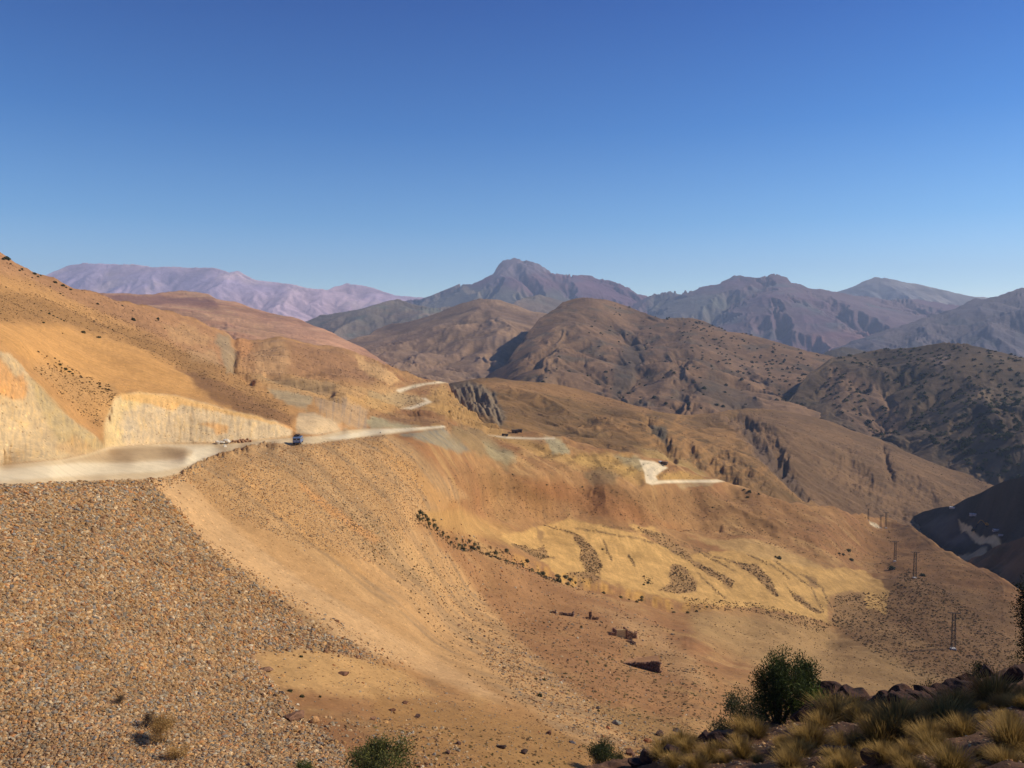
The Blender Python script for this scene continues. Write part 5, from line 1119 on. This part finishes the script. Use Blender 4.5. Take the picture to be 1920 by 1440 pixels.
d_ = MB(); d_.box((0, .25, .85), (2.2, .25, 1.9), lin((196, 168, 116))); d_.box((-1.15, .1, .95), (.16, .3, 2.1), lin((170, 150, 120))); d_.build('doorway', M_stone, t)
ruin(1060, 1153, [(-4, 0, -2.6, 0, .8, 1.3), (-1.6, -.5, 1.8, -.8, .9, .7), (1.8, -.8, 2.2, 1.2, .7, .4)], 'tumbled dark wall stubs on the slope left of the hut', 41, (110, 84, 72))
ruin(1104, 1160, [(-.9, 0, -.2, 0, .4, .6), (0, 0, .5, 0, 1.9, 1.8), (.8, .2, 2.6, .6, .5, .2)], 'thin standing stub of wall between the two ruins', 51, (112, 78, 60))
ruin(1180, 1205, [(-1, -.6, 1.2, -1.2, .6, .3), (-.4, -1.5, .8, -1.9, .4, .5)], 'low heap of fallen wall in front of the roofless hut', 61, (120, 92, 74))
for x, y, wpx, lb in ((965, 813, 10, 'low dark brown hut beside the far track, left of its neighbour'), (974, 812, 8, 'smaller dark hut with a flat roof right of its neighbour')):
    p = on('ground', x, y); k = p[1]/F; t = thing('hut', lb, 'hut', tuple(p), .2)
    MB().box((0, 0, .7), (wpx*k, 2.5, 1.8)).build('wall', M_hut if 'M_hut' in globals() else M_bark, t)
    MB().box((0, 0, 1.7), (wpx*k+.5, 2.9, .22)).build('roof', M_bark, t)
    MB().box((.3, -1.27, .55), (.8, .06, 1.3)).build('door', plain('dark_wood', lin((50, 36, 28))), t)

# ============================================================ PYLONS
M_steel = plain('dark_steel', lin((58, 50, 44)), .6, .3, .1); M_conc = plain('pale_concrete', lin((206, 196, 180)), .9)
M_glass = plain('insulator', lin((120, 96, 80)), .3)
def pylon(px, py, hpx, label):
    p = on('ground', px, py); k = p[1]/F; H = hpx*k; t = thing('power_pylon', label, 'pylon', tuple(p), -.25)
    s = H/12.; wb, wt = .62*s, .40*s; m = MB(); th = .08*s
    for sx in (-1, 1):
        for sy in (-1, 1): m.tube([(sx*wb, sy*wb, 0), (sx*wt, sy*wt, H)], th, 4)
    n = 11
    for i in range(n):
        z0, z1 = H*i/n, H*(i+1)/n; w0 = wb+(wt-wb)*i/n; w1 = wb+(wt-wb)*(i+1)/n
        for sg in (-1, 1):
            f = 1 if (i % 2) else -1
            m.tube([(-f*w0, sg*w0, z0), (f*w1, sg*w1, z1)], th*.55, 4); m.tube([(sg*w0, -f*w0, z0), (sg*w1, f*w1, z1)], th*.55, 4)
            m.tube([(-w0, sg*w0, z0), (w0, sg*w0, z0)], th*.5, 4)
    m.build('mast', M_steel, t)
    c = MB(); L = 1.95*s
    for sy in (-.25, .25): c.tube([(-L, sy*s, H), (L, sy*s, H)], th*.9, 4)
    for i in range(6): a_ = -L+2*L*i/6; c.tube([(a_, -.25*s, H), (a_+2*L/6, .25*s, H)], th*.5, 4)
    for sg in (-1, 1): c.tube([(sg*L*.75, 0, H), (sg*wt, 0, H-1.0*s)], th*.6, 4)
    c.build('crossarm', M_steel, t)
    for xx in (-L*.95, 0, L*.95):
        m = MB(); z0 = H+.05*s
        m.tube([(xx, 0, z0), (xx, 0, z0+.12*s), (xx, 0, z0+.14*s), (xx, 0, z0+.26*s), (xx, 0, z0+.28*s), (xx, 0, z0+.42*s)], [.03*s, .03*s, .1*s, .03*s, .1*s, .03*s], 6); m.build('insulator', M_glass, t)
    MB().box((0, 0, .05*s), (1.9*s, 1.9*s, .7*s), taper=.8).build('footing', M_conc, t)
pylon(1787, 1221, 70, 'nearest steel lattice pylon, alone at the lower right')
pylon(1715, 1085, 50, 'second lattice pylon with a dark bush to its right')
pylon(1678, 1056, 38, 'third lattice pylon standing over the large dark bush')
pylon(1661, 991, 30, 'far lattice pylon on the crest by the pale patch')
pylon(1651, 990, 24, 'faint far pylon just left of the crest one')
pylon(1628, 976, 22, 'faintest far pylon, leftmost on the crest')

# ============================================================ VEHICLES
M_blue = plain('blue_paint', lin((104, 122, 150)), .45, 0, .08, .8, .5); M_blue2 = plain('dusty_blue', lin((140, 158, 180)), .6, 0, .1, .8)
M_tyre = plain('tyre', lin((34, 32, 31)), .9); M_win = plain('window_glass', lin((28, 36, 46)), .12, 0, .05, 1, .6); M_chr = plain('steel_rim', lin((150, 150, 150)), .4, .8)
M_red = plain('tail_light', lin((150, 24, 18)), .3); M_cloth = plain('tarpaulin', lin((70, 60, 58)), .9); M_sack = plain('sacks', lin((150, 130, 104)), .9); M_white = plain('white_paint', lin((214, 210, 200)), .5); M_yel = plain('machine_yellow', lin((196, 146, 48)), .5); M_dk = plain('black_steel', lin((40, 38, 38)), .6)
def wheel(t, x, y, r, w_):
    m = MB(); n = 16
    def cyl(m, r, w_, k=16):
        th = np.arange(k)/k*6.2832; V = np.concatenate([np.stack([np.full(k, sx*w_/2), np.cos(th)*r, np.sin(th)*r], 1) for sx in (-1, 1)]+[[(-w_/2, 0, 0)], [(w_/2, 0, 0)]])+np.array([x, y, r if False else t['_r']])
        m.add(V, [(j, (j+1) % k, k+(j+1) % k, k+j) for j in range(k)]); b_ = m.n-len(V)
        m.F[3].append(np.array([(2*k, (j+1) % k, j) for j in range(k)]+[(2*k+1, k+j, k+(j+1) % k) for j in range(k)])+b_)
    t['_r'] = r
    cyl(m, r, w_); wo = m.build('wheel', M_tyre, t); m2 = MB(); cyl(m2, r*.55, w_+.03); m2.build('rim', M_chr, wo)
    del t['_r']
def bevel(o, w_=.05):
    b_ = o.modifiers.new('bevel', 'BEVEL'); b_.width = w_; b_.segments = 2; b_.limit_method = 'ANGLE'; return o
def prism(m, prof, x0, x1, col=(1, 1, 1)):
    n = len(prof); V = [(x, y, z) for x in (x0, x1) for y, z in prof]
    m.add(V, [(j, (j+1) % n, n+(j+1) % n, n+j) for j in range(n)], col)
    if n == 4: m.F[4].append(np.array([(3, 2, 1, 0), (4, 5, 6, 7)])+m.n-8)
    else:
        b_ = m.n-2*n; m.F[3].append(np.array([(0, i+1, i) for i in range(1, n-1)]+[(n, n+i, n+i+1) for i in range(1, n-1)])+b_)
p = on('ground', 559, 831.5); p = np.array([p[0], p[1], p[2]])
van = thing('van', 'dusty blue van with a loaded roof driving away along the dirt road', 'van', tuple(p+np.array([0, 0, .02])), .12); van.scale = (.86, .88, .74)
m = MB(); prism(m, [(-2.3, .45), (-2.35, 1.9), (-2.1, 2.05), (1.1, 2.05), (1.75, 1.35), (2.35, 1.15), (2.4, .45)], -.93, .93); bevel(m.build('body', M_blue, van), .07)
bevel(MB().box((-.46, -2.37, 1.12), (.86, .06, 1.3)).build('rear_door', M_blue2, van), .02); bevel(MB().box((.46, -2.37, 1.12), (.86, .06, 1.3)).build('rear_door', M_blue2, van), .02)
for s in (-1, 1):
    MB().box((s*.45, -2.405, 1.5), (.62, .03, .42)).build('rear_window', M_win, van); MB().box((s*.945, -.2, 1.55), (.03, 3.0, .42)).build('side_window', M_win, van)
    MB().box((s*.8, -2.41, .85), (.14, .05, .3)).build('tail_light', M_red, van)
    for yy in (-1.45, 1.5): wheel(van, s*.82, yy, .36, .22)
MB().box((0, -2.45, .5), (1.8, .14, .18)).build('bumper', M_dk, van)
m = MB()
for yy in (-1.9, -1.1, -.3, .5): m.tube([(-.85, yy, 2.08), (-.85, yy, 2.2), (.85, yy, 2.2), (.85, yy, 2.08)], .025, 4)
for s in (-1, 1): m.tube([(s*.85, -2, 2.2), (s*.85, .7, 2.2)], .025, 4)
m.build('roof_rack', M_dk, van)
V, Fc = rock_shape(1, 5, 3, .1)
m = MB()
for x, y, s in ((-.4, -1.5, .42), (.35, -1.3, .46), (-.1, -.6, .5), (.3, 0, .4), (-.4, .1, .38)): m.add(V*s*np.array([1, 1, .6])+np.array([x, y, 2.42]), Fc, (1, 1, 1))
m.build('roof_load', M_cloth, van, True)

def truck(pos, rz, label, body, cabm, k=1.0):
    t = thing('dump_truck', label, 'truck', tuple(pos), rz); t.scale = (k, k, k)
    bevel(MB().box((0, 2.4, 1.75), (2.3, 1.7, 2.1)).build('cab', cabm, t), .12); MB().box((0, 3.27, 2.15), (1.9, .05, .8)).build('windscreen', M_win, t)
    MB().box((0, 0, .85), (1.0, 6.6, .3)).build('chassis', M_dk, t)
    m = MB(); prism(m, [(-3.3, 1.1), (-3.6, 2.6), (1.3, 2.7), (1.3, 1.1)], -1.2, 1.2); bevel(m.build('tipper', body, t), .05)
    for s in (-1, 1):
        for yy in (-2.3, -1.1, 2.3): wheel(t, s*1.0, yy, .52, .35)
    return t
def excavator(pos, rz, label, pm):
    t = thing('excavator', label, 'excavator', tuple(pos), rz)
    for s in (-1, 1):
        m = MB(); prism(m, [(-1.9, .25), (-1.6, .0), (1.6, 0), (1.9, .25), (1.9, .65), (1.6, .9), (-1.6, .9), (-1.9, .65)], s*1.25-.3, s*1.25+.3); m.build('track', M_dk, t)
    bevel(MB().box((0, -.5, 1.6), (2.5, 3.2, 1.1)).build('body', pm, t), .1); c = bevel(MB().box((-.75, .6, 2.2), (.95, 1.4, 1.6)).build('cab', pm, t), .08)
    MB().box((-.75, 1.32, 2.4), (.8, .04, .9)).build('window', M_win, c)
    MB().tube([(.2, 1.0, 1.7), (.2, 3.2, 4.2), (.2, 4.4, 4.3)], [.28, .24, .2], 6).build('boom', pm, t); MB().tube([(.2, 4.4, 4.3), (.2, 6.0, 1.8)], [.2, .16], 6).build('stick', pm, t)
    m = MB(); prism(m, [(5.6, 1.9), (6.3, 1.8), (6.5, .9), (5.8, .7)], -.35, .75); m.build('bucket', M_dk, t)
    return t
truck(on('shade', 1827, 972), 1.2, 'white truck on the dark hillside above the pale quarry floor', M_white, M_white)
excavator(on('shade', 1851, 985), 1.3, 'yellow excavator working on the dark slope', M_yel)
excavator(on('shade', 1827, 1000), -.9, 'dark excavator on the pale quarry floor', M_dk)
truck(on('shade', 1869, 1003), 1.6, 'pale truck left of another at the edge of the dark slope', M_white, M_white, .8)
truck(on('shade', 1878, 1003), 1.3, 'pale truck nearest the stony hill on the dark slope', M_white, M_white, .6)
truck(on('shade', 1787, 956), 1.0, 'white truck alone on the crest of the dark hillside', M_white, M_white, .8)
truck(on('ground', 1243, 872), .9, 'dark truck parked above the white hairpin', M_bark, M_white, .75)
truck(on('ground', 947, 818), 1.4, 'small dark truck on the far track left of the huts', M_bark, M_dk, .5)

HAZE=8e-5

# ------------------------------------------------------------------ air
def box_mesh(name, a, b):
    V = np.array([(x, y, z) for x in (a[0], b[0]) for y in (a[1], b[1]) for z in (a[2], b[2])], float)
    Fc = np.array([(0, 1, 3, 2), (4, 6, 7, 5), (0, 4, 5, 1), (2, 3, 7, 6), (0, 2, 6, 4), (1, 5, 7, 3)])
    return mesh(name, V, [Fc])
hm = bpy.data.materials.new('haze'); hm.use_nodes = True; N = hm.node_tree.nodes
N.remove(N['Principled BSDF']); pv = N.new('ShaderNodeVolumePrincipled')
pv.inputs['Color'].default_value = (.64, .77, 1, 1); pv.inputs['Density'].default_value = HAZE; pv.inputs['Anisotropy'].default_value = .1
hm.node_tree.links.new(pv.outputs[0], N['Material Output'].inputs['Volume'])
o = obj('haze', box_mesh('haze', (-9500, -300, -402), (9500, 10300, 980)), hm); o['kind'] = 'stuff'; o['label'] = 'thin blue haze over the valley'
gp = mesh('ground', np.array([(-9400, -290, -400), (9400, -290, -400), (9400, 10200, -400), (-9400, 10200, -400)], float), [np.array([(0, 1, 2, 3)])], np.tile(lin((140, 105, 75)), (4, 1)))
o = obj('ground', gp, M_far); o['kind'] = 'structure'
